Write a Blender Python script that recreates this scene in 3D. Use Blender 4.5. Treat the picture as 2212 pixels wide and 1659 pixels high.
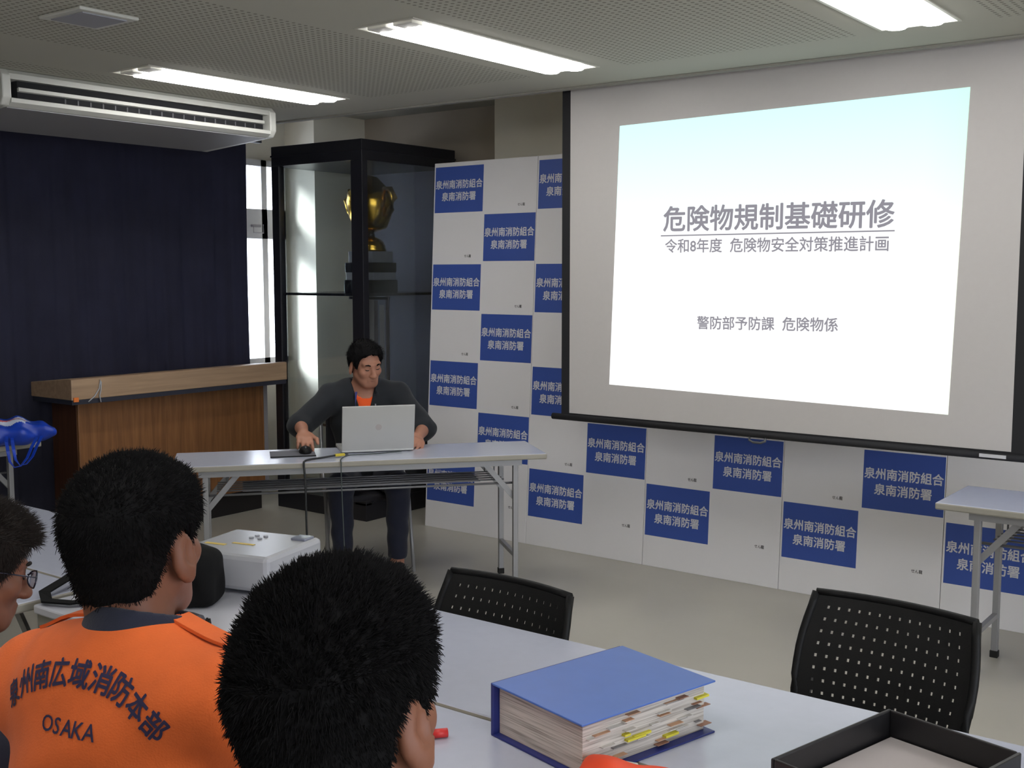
import bpy, bmesh, math, random
import numpy as np
from mathutils import Vector, Matrix
from mathutils.bvhtree import BVHTree

random.seed(7); RNG = np.random.default_rng(7)
for o in list(bpy.data.objects): bpy.data.objects.remove(o)
SC = bpy.context.scene
COL = SC.collection
PI = math.pi

# ------------------------------------------------------------------ camera, world, sun, exposure
CAM_YAW, CAM_PITCH, CAM_ROLL, CAM_H, FPX = -.6448, -.0978, -.0006, 1.6, 2465.5
cd = bpy.data.cameras.new('camera'); cam = bpy.data.objects.new('camera', cd); COL.objects.link(cam)
cd.sensor_width = 36; cd.lens = 36 * FPX / 2212; cd.clip_start = .02
_f = Vector((math.sin(CAM_YAW) * math.cos(CAM_PITCH), math.cos(CAM_YAW) * math.cos(CAM_PITCH), math.sin(CAM_PITCH)))
_r = Vector((math.cos(CAM_YAW), -math.sin(CAM_YAW), 0)); _u = _r.cross(_f)
_c, _s = math.cos(CAM_ROLL), math.sin(CAM_ROLL)
_r2 = _c * _r + _s * _u; _u2 = -_s * _r + _c * _u
cam.matrix_world = Matrix(((_r2.x, _u2.x, -_f.x, 0), (_r2.y, _u2.y, -_f.y, 0), (_r2.z, _u2.z, -_f.z, CAM_H), (0, 0, 0, 1)))
SC.camera = cam

W = bpy.data.worlds.new('sky'); SC.world = W; W.use_nodes = True
bg = W.node_tree.nodes['Background']; bg.inputs[0].default_value = (.86, .91, 1, 1); bg.inputs[1].default_value = 7.0

sd = bpy.data.lights.new('sun', 'SUN'); sd.energy = 18.0; sd.angle = math.radians(14); sd.color = (.95, .97, 1)
sun = bpy.data.objects.new('sun', sd); COL.objects.link(sun)
sun.rotation_euler = Vector((.34, .90, -.28)).to_track_quat('-Z', 'Y').to_euler()

vs = SC.view_settings
SC.display_settings.display_device = 'sRGB'
vs.view_transform = 'Standard'; vs.look = 'None'; vs.gamma = 1; vs.use_curve_mapping = False
vs.exposure = 0.0
TUBE_STRENGTH = 17.0
SC.cycles.diffuse_bounces = 7; SC.cycles.max_bounces = 14; SC.cycles.transparent_max_bounces = 16

# ------------------------------------------------------------------ helpers
def lin(c):
    return tuple(((v / 255) / 12.92 if v / 255 <= .04045 else ((v / 255 + .055) / 1.055) ** 2.4) for v in c)

MATS = {}
def mat(name, rgb, rough=.5, metal=0.0, spec=.5, var=0.0, vscale=8.0, bump=0.0, bscale=60.0, sheen=0.0, emit=None):
    if name in MATS: return MATS[name]
    m = bpy.data.materials.new(name); m.use_nodes = True; nt = m.node_tree
    b = nt.nodes['Principled BSDF']; c = lin(rgb) + (1,)
    b.inputs['Base Color'].default_value = c; b.inputs['Roughness'].default_value = rough
    b.inputs['Metallic'].default_value = metal; b.inputs['Specular IOR Level'].default_value = spec
    if sheen: b.inputs['Sheen Weight'].default_value = sheen
    tc = None
    if var or bump:
        tc = nt.nodes.new('ShaderNodeTexCoord')
    if var:
        n = nt.nodes.new('ShaderNodeTexNoise'); n.inputs['Scale'].default_value = vscale; n.inputs['Detail'].default_value = 5
        nt.links.new(tc.outputs['Object'], n.inputs['Vector'])
        r = nt.nodes.new('ShaderNodeValToRGB')
        r.color_ramp.elements[0].position = .3; r.color_ramp.elements[1].position = .7
        r.color_ramp.elements[0].color = tuple(v * (1 - var) for v in c[:3]) + (1,)
        r.color_ramp.elements[1].color = tuple(min(1, v * (1 + var)) for v in c[:3]) + (1,)
        nt.links.new(n.outputs['Fac'], r.inputs[0]); nt.links.new(r.outputs[0], b.inputs['Base Color'])
    if bump:
        n2 = nt.nodes.new('ShaderNodeTexNoise'); n2.inputs['Scale'].default_value = bscale; n2.inputs['Detail'].default_value = 3
        nt.links.new(tc.outputs['Object'], n2.inputs['Vector'])
        bp = nt.nodes.new('ShaderNodeBump'); bp.inputs['Strength'].default_value = bump; bp.inputs['Distance'].default_value = .004
        nt.links.new(n2.outputs['Fac'], bp.inputs['Height']); nt.links.new(bp.outputs[0], b.inputs['Normal'])
    if emit:
        b.inputs['Emission Color'].default_value = lin(emit[0]) + (1,); b.inputs['Emission Strength'].default_value = emit[1]
    MATS[name] = m
    return m

def glass_mat(name, tint, refl, rough=.03):
    if name in MATS: return MATS[name]
    m = bpy.data.materials.new(name); m.use_nodes = True; nt = m.node_tree
    nt.nodes.remove(nt.nodes['Principled BSDF'])
    t = nt.nodes.new('ShaderNodeBsdfTransparent'); t.inputs[0].default_value = tuple(tint) + (1,)
    g = nt.nodes.new('ShaderNodeBsdfGlossy'); g.inputs['Roughness'].default_value = rough
    fr = nt.nodes.new('ShaderNodeLayerWeight'); fr.inputs['Blend'].default_value = .5
    pw_ = nt.nodes.new('ShaderNodeMath'); pw_.operation = 'POWER'; pw_.inputs[1].default_value = 3.5; nt.links.new(fr.outputs['Facing'], pw_.inputs[0])
    ad_ = nt.nodes.new('ShaderNodeMath'); ad_.operation = 'ADD'; ad_.inputs[1].default_value = .05; nt.links.new(pw_.outputs[0], ad_.inputs[0])
    mu = nt.nodes.new('ShaderNodeMath'); mu.operation = 'MULTIPLY'; mu.inputs[1].default_value = refl
    mx = nt.nodes.new('ShaderNodeMixShader')
    nt.links.new(ad_.outputs[0], mu.inputs[0]); nt.links.new(mu.outputs[0], mx.inputs[0])
    nt.links.new(t.outputs[0], mx.inputs[1]); nt.links.new(g.outputs[0], mx.inputs[2])
    nt.links.new(mx.outputs[0], nt.nodes['Material Output'].inputs[0])
    MATS[name] = m
    return m

def props(o, label=None, cat=None, group=None, kind=None):
    if label: o['label'] = label
    if cat: o['category'] = cat
    if group: o['group'] = group
    if kind: o['kind'] = kind
    return o

def thing(name, label, cat, loc=(0, 0, 0), rz=0, group=None):
    o = bpy.data.objects.new(name, None); COL.objects.link(o); o.empty_display_size = .1
    o.location = loc; o.rotation_euler = (0, 0, rz)
    return props(o, label, cat, group)

def link(name, me, parent=None, mats=None, smooth=False):
    o = bpy.data.objects.new(name, me); COL.objects.link(o)
    if parent is not None: o.parent = parent
    if mats is not None and len(me.materials) == 0:
        for m in (mats if isinstance(mats, (list, tuple)) else [mats]): me.materials.append(m)
    if smooth:
        me.polygons.foreach_set('use_smooth', [True] * len(me.polygons))
    return o

class MB:
    """Collects shapes into one mesh."""
    def __init__(self): self.bm = bmesh.new()
    def _mi(self, faces, mi):
        for f in faces: f.material_index = mi
    def box(self, x0, x1, y0, y1, z0, z1, mi=0, M=None, bevel=0):
        b = bmesh.new()
        vs_ = [b.verts.new((x, y, z)) for z in (z0, z1) for y in (y0, y1) for x in (x0, x1)]
        for q in ((0, 2, 3, 1), (4, 5, 7, 6), (0, 1, 5, 4), (2, 6, 7, 3), (0, 4, 6, 2), (1, 3, 7, 5)):
            b.faces.new([vs_[i] for i in q])
        if bevel: bmesh.ops.bevel(b, geom=list(b.edges), offset=bevel, segments=2, profile=.5, affect='EDGES')
        self.merge(b, mi, M); return self
    def merge(self, b, mi=None, M=None):
        if M is not None: bmesh.ops.transform(b, matrix=M, verts=b.verts)
        if mi is not None:
            for f in b.faces: f.material_index = mi
        me = bpy.data.meshes.new('tmp'); b.to_mesh(me); b.free(); self.bm.from_mesh(me); bpy.data.meshes.remove(me)
    def tube(self, pts, r, mi=0, seg=8, cap=True, closed=False, flat=None):
        """tube through points; r number or list; flat=(w,h) gives a rectangular strip."""
        b = bmesh.new(); P = [Vector(p) for p in pts]; n = len(P); rings = []
        up0 = Vector((0, 0, 1))
        for i, p in enumerate(P):
            if closed: t = (P[(i + 1) % n] - P[i - 1])
            else: t = (P[min(i + 1, n - 1)] - P[max(i - 1, 0)])
            t.normalize()
            up = up0 if abs(t.dot(up0)) < .95 else Vector((1, 0, 0))
            a = t.cross(up).normalized(); c = a.cross(t).normalized()
            rr = r[i] if isinstance(r, (list, tuple)) else r
            ring = []
            if flat:
                w, h = flat
                for (sx, sy) in ((-1, -1), (1, -1), (1, 1), (-1, 1)): ring.append(b.verts.new(p + a * sx * w / 2 + c * sy * h / 2))
            else:
                for k in range(seg):
                    g = 2 * PI * k / seg; ring.append(b.verts.new(p + (a * math.cos(g) + c * math.sin(g)) * rr))
            rings.append(ring)
        m = len(rings[0])
        for i in range(n if closed else n - 1):
            A, B = rings[i], rings[(i + 1) % n]
            for k in range(m): b.faces.new((A[k], A[(k + 1) % m], B[(k + 1) % m], B[k]))
        if cap and not closed: b.faces.new(rings[0][::-1]); b.faces.new(rings[-1])
        bmesh.ops.recalc_face_normals(b, faces=b.faces)
        if not flat:
            for f in b.faces: f.smooth = True
        self.merge(b, mi); return self
    def lathe(self, prof, mi=0, seg=24, M=None):
        b = bmesh.new(); rings = []
        for (r, z) in prof: rings.append([b.verts.new((max(r, 1e-4) * math.cos(2 * PI * k / seg), max(r, 1e-4) * math.sin(2 * PI * k / seg), z)) for k in range(seg)])
        for A, B in zip(rings, rings[1:]):
            for k in range(seg):
                f = b.faces.new((A[k], A[(k + 1) % seg], B[(k + 1) % seg], B[k])); f.smooth = True
        b.faces.new(rings[0][::-1]); b.faces.new(rings[-1])
        self.merge(b, mi, M); return self
    def prism(self, poly, y0, y1, mi=0, M=None, bevel=0):
        """polygon in XZ extruded along Y."""
        b = bmesh.new()
        A = [b.verts.new((x, y0, z)) for x, z in poly]; B = [b.verts.new((x, y1, z)) for x, z in poly]
        b.faces.new(A); b.faces.new(B[::-1]); n = len(poly)
        for i in range(n): b.faces.new((A[i], B[i], B[(i + 1) % n], A[(i + 1) % n]))
        bmesh.ops.recalc_face_normals(b, faces=b.faces)
        if bevel: bmesh.ops.bevel(b, geom=list(b.edges), offset=bevel, segments=2, profile=.5, affect='EDGES')
        self.merge(b, mi, M); return self
    def quad(self, a, b_, c, d, mi=0):
        f = self.bm.faces.new([self.bm.verts.new(p) for p in (a, b_, c, d)]); f.material_index = mi; return self
    def mesh(self, name):
        me = bpy.data.meshes.new(name); self.bm.to_mesh(me); self.bm.free(); return me
    def build(self, name, mats, parent=None, smooth=False):
        return link(name, self.mesh(name), parent, mats, smooth)

def text_bm(body, width=None, height=None, bold=.0, align='C', spacing=1.0):
    """flat lettering in the XY plane as a bmesh, fitted to a width and/or height, centred at the origin."""
    c = bpy.data.curves.new('lettering', 'FONT'); c.body = body; c.size = 1; c.resolution_u = 3; c.space_character = spacing
    o = bpy.data.objects.new('lettering', c); COL.objects.link(o)
    bpy.context.view_layer.update()
    me = bpy.data.meshes.new_from_object(o.evaluated_get(bpy.context.evaluated_depsgraph_get()))
    bpy.data.objects.remove(o); bpy.data.curves.remove(c)
    b = bmesh.new(); b.from_mesh(me); bpy.data.meshes.remove(me)
    xs = [v.co.x for v in b.verts]; ys = [v.co.y for v in b.verts]
    x0, x1, y0, y1 = min(xs), max(xs), min(ys), max(ys)
    sx = width / (x1 - x0) if width else None; sy = height / (y1 - y0) if height else None
    if sx is None: sx = sy
    if sy is None: sy = sx
    for v in b.verts:
        v.co.x = (v.co.x - (x0 if align == 'L' else (x0 + x1) / 2)) * sx; v.co.y = (v.co.y - (y0 + y1) / 2) * sy
    if bold:   # heavier strokes: the same outline laid again a hair to each side
        me = bpy.data.meshes.new('stroke'); b.to_mesh(me); dx, dy = bold * sx, bold * sy
        for k, (i, j) in enumerate(((1, 0), (-1, 0), (0, 1), (0, -1), (.7, .7), (-.7, .7), (.7, -.7), (-.7, -.7))):
            n0 = len(b.verts); b.from_mesh(me); b.verts.ensure_lookup_table()
            for v in b.verts[n0:]: v.co += Vector((i * dx, j * dy, .00002 * k))
        bpy.data.meshes.remove(me)
    return b

# ---- signed distance modelling: smooth unions of simple volumes, turned into one continuous skin by surface nets
class SDF:
    def __init__(self, lo, hi, res):
        self.lo = np.array(lo, np.float32); self.res = res
        self.n = np.ceil((np.array(hi) - np.array(lo)) / res).astype(int) + 1
        self.d = np.full(self.n, .2, np.float32)
    def _slice(self, c0, c1, m):
        a = np.clip(np.floor((np.minimum(c0, c1) - m - self.lo) / self.res).astype(int), 0, self.n)
        b = np.clip(np.ceil((np.maximum(c0, c1) + m - self.lo) / self.res).astype(int) + 1, 0, self.n)
        if (b <= a).any(): return None, None
        sl = tuple(slice(i, j) for i, j in zip(a, b))
        g = [self.lo[i] + self.res * np.arange(a[i], b[i], dtype=np.float32) for i in range(3)]
        return sl, np.meshgrid(*g, indexing='ij')
    def _put(self, sl, v, k, op):
        d = self.d[sl]
        if op == 'sub': v = -v
        if k <= 0: self.d[sl] = np.minimum(d, v) if op == 'add' else np.maximum(d, v); return
        if op == 'add':
            h = np.clip(.5 + .5 * (d - v) / k, 0, 1); self.d[sl] = d + (v - d) * h - k * h * (1 - h)
        else:
            h = np.clip(.5 - .5 * (d - v) / k, 0, 1); self.d[sl] = d + (v - d) * h + k * h * (1 - h)
    def cone(self, a, b, ra, rb=None, k=.02, op='add'):
        rb = ra if rb is None else rb; a = np.array(a, np.float32); b = np.array(b, np.float32)
        sl, g = self._slice(a, b, max(ra, rb) + k + .03)
        if sl is None: return self
        ab = b - a; L = float(ab @ ab) + 1e-12
        px, py, pz = (g[i] - a[i] for i in range(3))
        t = np.clip((px * ab[0] + py * ab[1] + pz * ab[2]) / L, 0, 1)
        v = np.sqrt((px - t * ab[0]) ** 2 + (py - t * ab[1]) ** 2 + (pz - t * ab[2]) ** 2) - (ra + (rb - ra) * t)
        self._put(sl, v, k, op); return self
    def ell(self, c, r, k=.02, op='add', R=None, box=0):
        c = np.array(c, np.float32); r = np.array(r, np.float32); m = float(r.max())
        sl, g = self._slice(c, c, m * (1.75 if box else 1) + k + .03)
        if sl is None: return self
        p = [g[i] - c[i] for i in range(3)]
        if R is not None:
            Rm_ = np.array(R, np.float32); p = [Rm_[0, i] * p[0] + Rm_[1, i] * p[1] + Rm_[2, i] * p[2] for i in range(3)]
        if box:
            q = [np.abs(p[i]) - (r[i] - box) for i in range(3)]
            v = np.sqrt(sum(np.maximum(x, 0) ** 2 for x in q)) + np.minimum(np.maximum(q[0], np.maximum(q[1], q[2])), 0) - box
        else:
            k0 = np.sqrt(sum((p[i] / r[i]) ** 2 for i in range(3))); k1 = np.sqrt(sum((p[i] / r[i] ** 2) ** 2 for i in range(3))) + 1e-9
            v = k0 * (k0 - 1) / k1
        self._put(sl, v, k, op); return self
    def grid(self):
        return np.meshgrid(*[self.lo[i] + self.res * np.arange(self.n[i], dtype=np.float32) for i in range(3)], indexing='ij')
    def keep(self, fn):
        """intersect with the region where fn(x,y,z) < 0."""
        self.d = np.maximum(self.d, fn(*self.grid())); return self
    def wobble(self, fn):
        near = np.abs(self.d) < .06
        X, Y, Z = self.grid(); self.d[near] += fn(X[near], Y[near], Z[near]).astype(np.float32); return self
    def mesh(self, name, smooth_iter=1):
        d = self.d.copy()
        for ax in range(3):
            s0 = [slice(None)] * 3; s0[ax] = 0; d[tuple(s0)] = np.maximum(d[tuple(s0)], 1e-3); s0[ax] = -1; d[tuple(s0)] = np.maximum(d[tuple(s0)], 1e-3)
        ins = d < 0; n = np.array(d.shape) - 1
        cs = np.zeros(tuple(n), np.int8)
        for dx in (0, 1):
            for dy in (0, 1):
                for dz in (0, 1): cs += ins[dx:dx + n[0], dy:dy + n[1], dz:dz + n[2]]
        I, J, K = np.nonzero((cs > 0) & (cs < 8)); N = len(I)
        idx = -np.ones(tuple(n), np.int64); idx[I, J, K] = np.arange(N)
        acc = np.zeros((N, 3)); cnt = np.zeros(N)
        corners = [(x, y, z) for x in (0, 1) for y in (0, 1) for z in (0, 1)]
        for a in corners:
            for ax in range(3):
                if a[ax]: continue
                b = list(a); b[ax] = 1
                va = d[I + a[0], J + a[1], K + a[2]]; vb = d[I + b[0], J + b[1], K + b[2]]
                x = (va < 0) != (vb < 0); t = va[x] / (va[x] - vb[x])
                p = np.tile(np.array(a, float), (x.sum(), 1)); p[:, ax] += t
                acc[x] += p; cnt[x] += 1
        V = (acc / cnt[:, None] + np.stack([I, J, K], 1)) * self.res + self.lo
        Q = []
        for ax in range(3):
            o1, o2 = [(1, 2), (2, 0), (0, 1)][ax]
            s = [slice(1, -1)] * 3; s[ax] = slice(0, -1); s2 = [slice(1, -1)] * 3; s2[ax] = slice(1, None)
            A = ins[tuple(s)]; B = ins[tuple(s2)]
            for flip in (False, True):
                w = np.nonzero((A & ~B) if not flip else (~A & B))
                w = [w[i] + (0 if i == ax else 1) for i in range(3)]
                def at(u, v):
                    c = [w[0].copy(), w[1].copy(), w[2].copy()]; c[o1] = c[o1] + u; c[o2] = c[o2] + v
                    return idx[c[0], c[1], c[2]]
                q = np.stack([at(-1, -1), at(0, -1), at(0, 0), at(-1, 0)], 1)
                Q.append(q[:, ::-1] if flip else q)
        F = np.concatenate(Q)
        for _ in range(smooth_iter):
            s = np.zeros_like(V); c = np.zeros(len(V))
            for e in range(4):
                a, b = F[:, e], F[:, (e + 1) % 4]
                np.add.at(s, a, V[b]); np.add.at(s, b, V[a]); np.add.at(c, a, 1); np.add.at(c, b, 1)
            V = V * .45 + .55 * s / np.maximum(c, 1)[:, None]
        me = bpy.data.meshes.new(name)
        me.vertices.add(len(V)); me.vertices.foreach_set('co', V.astype(np.float32).ravel())
        me.loops.add(F.size); me.loops.foreach_set('vertex_index', F.ravel().astype(np.int32))
        me.polygons.add(len(F)); me.polygons.foreach_set('loop_start', np.arange(0, F.size, 4, dtype=np.int32))
        me.polygons.foreach_set('use_smooth', np.ones(len(F), bool))
        me.update(calc_edges=True); me.validate()
        return me

# ------------------------------------------------------------------ materials
WHITE_WALL = mat('wall_paint', (208, 203, 190), .8, var=.03, vscale=3, bump=.15, bscale=140)
FLOOR_M = mat('vinyl_floor', (176, 172, 162), .32, var=.05, vscale=2.2, spec=.4)
DESK_TOP = mat('desk_laminate', (182, 186, 202), .21, var=.015, vscale=30, spec=.7)
DESK_EDGE = mat('desk_edge', (150, 146, 136), .5)
STEEL = mat('grey_steel', (150, 150, 152), .42, metal=.35, spec=.5)
STEEL_DK = mat('dark_steel', (92, 93, 97), .45, metal=.4)
BLACK_PL = mat('black_plastic', (15, 15, 16), .55, spec=.25, var=.1, vscale=20, bump=.1, bscale=300)
RUBBER = mat('rubber', (22, 22, 22), .8)
BLACKCLOTH = mat('blackout_cloth', (56, 56, 68), .95, var=.08, vscale=4, spec=.1)
WHITE_PL = mat('white_plastic', (196, 196, 190), .4)
OFFW = mat('warm_white', (190, 188, 178), .45)
DARK = mat('dark_void', (18, 18, 22), .9)
WOODF = None
SKIN = mat('skin', (170, 120, 98), .5, var=.06, vscale=25, spec=.35)
SKIN_SHADE = mat('skin_shaded', (120, 77, 58), .5, var=.06, vscale=25, spec=.35)  # audience skin, darkened: the shadow they sit in is put into the colour
HAIR = mat('black_hair', (15, 14, 15), .8, spec=.12)
HAIR_B = mat('dark_brown_hair', (36, 31, 29), .7, spec=.2)
NAVY = mat('navy_cloth', (25, 29, 48), .9, var=.1, vscale=30, bump=.2, bscale=400, sheen=.1)
NAVY_DK = mat('dark_navy_cloth', (19, 22, 34), .92, var=.1, vscale=30, bump=.2, bscale=400, sheen=.1)
CHAR = mat('charcoal_cloth', (24, 28, 34), .9, var=.08, vscale=25, sheen=.1)
ORANGE = mat('orange_cloth', (212, 96, 34), .85, var=.06, vscale=20, bump=.2, bscale=350, sheen=.05)
ORANGE_T = mat('orange_tee', (240, 92, 34), .85)
PRINT_NAVY = mat('navy_print', (34, 30, 66), .8)

def wood(name, c1, c2, scale=3.0, rough=.45, axis='Z'):
    if name in MATS: return MATS[name]
    m = bpy.data.materials.new(name); m.use_nodes = True; nt = m.node_tree; b = nt.nodes['Principled BSDF']
    tc = nt.nodes.new('ShaderNodeTexCoord'); mp = nt.nodes.new('ShaderNodeMapping')
    mp.inputs['Scale'].default_value = (14, 14, .8) if axis == 'Z' else (14, .8, 14)
    n = nt.nodes.new('ShaderNodeTexNoise'); n.inputs['Scale'].default_value = scale; n.inputs['Detail'].default_value = 7; n.inputs['Distortion'].default_value = .6
    r = nt.nodes.new('ShaderNodeValToRGB'); r.color_ramp.elements[0].color = lin(c1) + (1,); r.color_ramp.elements[1].color = lin(c2) + (1,)
    r.color_ramp.elements[0].position = .3; r.color_ramp.elements[1].position = .7
    nt.links.new(tc.outputs['Object'], mp.inputs[0]); nt.links.new(mp.outputs[0], n.inputs['Vector'])
    nt.links.new(n.outputs['Fac'], r.inputs[0]); nt.links.new(r.outputs[0], b.inputs['Base Color'])
    b.inputs['Roughness'].default_value = rough
    MATS[name] = m; return m
WOOD_FRONT = wood('brown_veneer', (116, 76, 44), (146, 100, 60))
WOOD_TOP = wood('tan_veneer', (148, 122, 98), (172, 144, 116), axis='Y')
WOOD_SIDE = wood('dark_veneer', (70, 44, 32), (92, 58, 40))

def ceiling_mat():
    m = bpy.data.materials.new('perforated_ceiling'); m.use_nodes = True; nt = m.node_tree; b = nt.nodes['Principled BSDF']
    N = nt.nodes; L = nt.links
    tc = N.new('ShaderNodeTexCoord'); sp = N.new('ShaderNodeSeparateXYZ'); L.new(tc.outputs['Object'], sp.inputs[0])
    def M(op, a, b_=None, c=None):
        n = N.new('ShaderNodeMath'); n.operation = op
        for i, v in enumerate((a, b_, c)):
            if v is None: continue
            if isinstance(v, (int, float)): n.inputs[i].default_value = v
            else: L.new(v, n.inputs[i])
        return n.outputs[0]
    x, y = sp.outputs[0], sp.outputs[1]
    fx = M('SUBTRACT', M('FRACT', M('DIVIDE', x, .0303)), .5); fy = M('SUBTRACT', M('FRACT', M('DIVIDE', y, .0303)), .5)
    r = M('SQRT', M('ADD', M('MULTIPLY', fx, fx), M('MULTIPLY', fy, fy)))
    hole = M('LESS_THAN', r, .24)
    dx = M('ABSOLUTE', M('MULTIPLY', M('SUBTRACT', M('FRACT', M('DIVIDE', M('ADD', x, 2.99 + .79), 1.58)), .5), 1.58))
    inpan = M('MULTIPLY', M('GREATER_THAN', dx, .26), M('LESS_THAN', y, 4.47))
    inpan = M('MULTIPLY', inpan, M('GREATER_THAN', x, -4.98))
    h = M('MULTIPLY', hole, inpan)
    mx = N.new('ShaderNodeMix'); mx.data_type = 'RGBA'
    mx.inputs[6].default_value = lin((176, 174, 163)) + (1,); mx.inputs[7].default_value = lin((120, 117, 106)) + (1,)
    L.new(h, mx.inputs[0]); L.new(mx.outputs[2], b.inputs['Base Color'])
    b.inputs['Roughness'].default_value = .85
    return m
CEIL = ceiling_mat()

def emis(name, rgb, s):
    if name in MATS: return MATS[name]
    m = bpy.data.materials.new(name); m.use_nodes = True; nt = m.node_tree
    nt.nodes.remove(nt.nodes['Principled BSDF']); e = nt.nodes.new('ShaderNodeEmission')
    e.inputs[0].default_value = tuple(rgb) + (1,); e.inputs[1].default_value = s
    nt.links.new(e.outputs[0], nt.nodes['Material Output'].inputs[0]); MATS[name] = m; return m

# ------------------------------------------------------------------ room shell
def struct(name, mb, mats):
    o = mb.build(name, mats); o['kind'] = 'structure'; return o
XL, XR, YF, YB, ZC, ZC2, YE = -6.45, 3.2, -3.2, 6.32, 2.52, 2.74, 4.86
struct('floor', MB().box(XL - .3, XR, YF, YB + .1, -.1, 0), FLOOR_M)
LIGHTS = [(-4.565, 3.805), (-2.99, 3.805), (-1.415, 3.805), (.16, 3.805), (-2.99, .8), (-1.415, .8), (.16, .8), (-1.415, -1.6)]
LW, LL = .28, 1.23
cm = MB()
xs = sorted({XL - .2, XR} | {round(x + s * LW / 2, 4) for x, _ in LIGHTS for s in (-1, 1)})
ys = sorted({YF, YE} | {round(y + s * LL / 2, 4) for _, y in LIGHTS for s in (-1, 1)})
for x0, x1 in zip(xs, xs[1:]):
    for y0, y1 in zip(ys, ys[1:]):
        mx_, my_ = (x0 + x1) / 2, (y0 + y1) / 2
        if any(abs(mx_ - x) < LW / 2 and abs(my_ - y) < LL / 2 for x, y in LIGHTS): continue
        cm.quad((x0, y0, ZC), (x0, y1, ZC), (x1, y1, ZC), (x1, y0, ZC))
cm.box(XL - .2, XR, YE - .012, YE, ZC, ZC2 + .02)
cm.box(XL - .2, XR, YE - .012, YB + .1, ZC2, ZC2 + .08)
bmesh.ops.remove_doubles(cm.bm, verts=cm.bm.verts, dist=1e-5)
struct('ceiling', cm, CEIL)
struct('trim_1', MB().box(XL, XR, YE - .03, YE + .006, ZC - .010, ZC - .001), mat('ceiling_trim', (150, 148, 140), .6))
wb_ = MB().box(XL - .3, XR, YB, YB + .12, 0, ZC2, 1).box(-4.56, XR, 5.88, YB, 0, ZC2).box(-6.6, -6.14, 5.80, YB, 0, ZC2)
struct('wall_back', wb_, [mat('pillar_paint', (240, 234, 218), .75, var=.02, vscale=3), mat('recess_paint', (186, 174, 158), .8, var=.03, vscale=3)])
ry0, ry1, rz0, rz1 = -2.6, 3.4, .9, 2.3
struct('wall_right', MB().box(XR, XR + .12, YF, ry0, 0, ZC2).box(XR, XR + .12, ry1, YB, 0, ZC2).box(XR, XR + .12, ry0, ry1, 0, rz0).box(XR, XR + .12, ry0, ry1, rz1, ZC2), WHITE_WALL)
wf = MB().box(XR + .02, XR + .08, ry0, ry1, rz0, rz0 + .05).box(XR + .02, XR + .08, ry0, ry1, rz1 - .05, rz1)
for k in range(6): wf.box(XR + .02, XR + .08, ry0 + (ry1 - ry0 - .05) * k / 5, ry0 + (ry1 - ry0 - .05) * k / 5 + .05, rz0, rz1)
w2 = wf.build('added_window', mat('window_sash', (202, 201, 202), .4)); w2['kind'] = 'structure'  # unseen window row, added so daylight reaches the backdrop and screen
pld = bpy.data.lights.new('daylight_portal', 'AREA'); pld.shape = 'RECTANGLE'; pld.size = ry1 - ry0; pld.size_y = rz1 - rz0; pld.cycles.is_portal = True
plo = bpy.data.objects.new('daylight_portal', pld); COL.objects.link(plo); plo.location = (XR + .01, (ry0 + ry1) / 2, (rz0 + rz1) / 2)
plo.rotation_euler = Vector((-1, 0, 0)).to_track_quat('-Z', 'Z').to_euler()
pld2 = pld.copy(); pld2.size = 3.72; pld2.size_y = 1.47; plo2 = bpy.data.objects.new('daylight_portal', pld2); COL.objects.link(plo2); plo2.location = (-6.43, 3.86, 1.665)
plo2.rotation_euler = Vector((1, 0, 0)).to_track_quat('-Z', 'Z').to_euler()
struct('wall_front', MB().box(XL - .3, XR, YF - .1, YF, 0, ZC2), WHITE_WALL)
wy0, wy1, wz0, wz1 = 2.0, 5.77, .93, 2.40
struct('wall_left', MB().box(XL - .15, XL, YF, wy0, 0, ZC2).box(XL - .15, XL, wy1, YB, 0, ZC2).box(XL - .15, XL, wy0, wy1, 0, wz0).box(XL - .15, XL, wy0, wy1, wz1, ZC2), WHITE_WALL)
struct('baseboard_back', MB().box(-6.1, -4.6, YB - .012, YB, 0, .1), mat('brown_baseboard', (104, 60, 42), .5))
# window: an outer frame, one upper and one lower pane per bay, a wide transom
SASH = mat('window_sash', (238, 237, 238), .4)
wf = MB(); xa, xb = XL - .09, XL + .03
wf.box(xa, xb, wy0, wy1, wz0, wz0 + .05).box(xa, xb, wy0, wy1, wz1 - .045, wz1)
bays = [(5.565 - .9 * k) for k in range(0, 4)]
for yv in bays: wf.box(xa, xb, yv - .02, yv + .03, wz0, wz1)
wf.box(xa, xb, wy1 - .04, wy1, wz0, wz1); wf.box(xa, xb, wy0, wy0 + .04, wz0, wz1)
wf.box(xa, xb, wy0, wy1, 1.84, 2.05)
win = wf.build('window_1', SASH); win['kind'] = 'structure'
PANE = glass_mat('window_glass', (.95, .97, 1), .6)
pb = MB().box(XL - .052, XL - .048, wy0 + .03, wy1 - .03, wz0 + .04, wz1 - .04)
pb.build('window_pane', PANE, win)
MB().box(XL + .03, XL + .04, 5.44, 5.53, 1.92, 1.94, bevel=.003).tube([(XL + .04, 5.44, 1.93), (XL + .06, 5.44, 1.93), (XL + .06, 5.44, 1.88), (XL + .06, 5.53, 1.88), (XL + .06, 5.53, 1.94)], .004).build('window_latch', mat('latch_grey', (150, 146, 150), .4), win)

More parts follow.
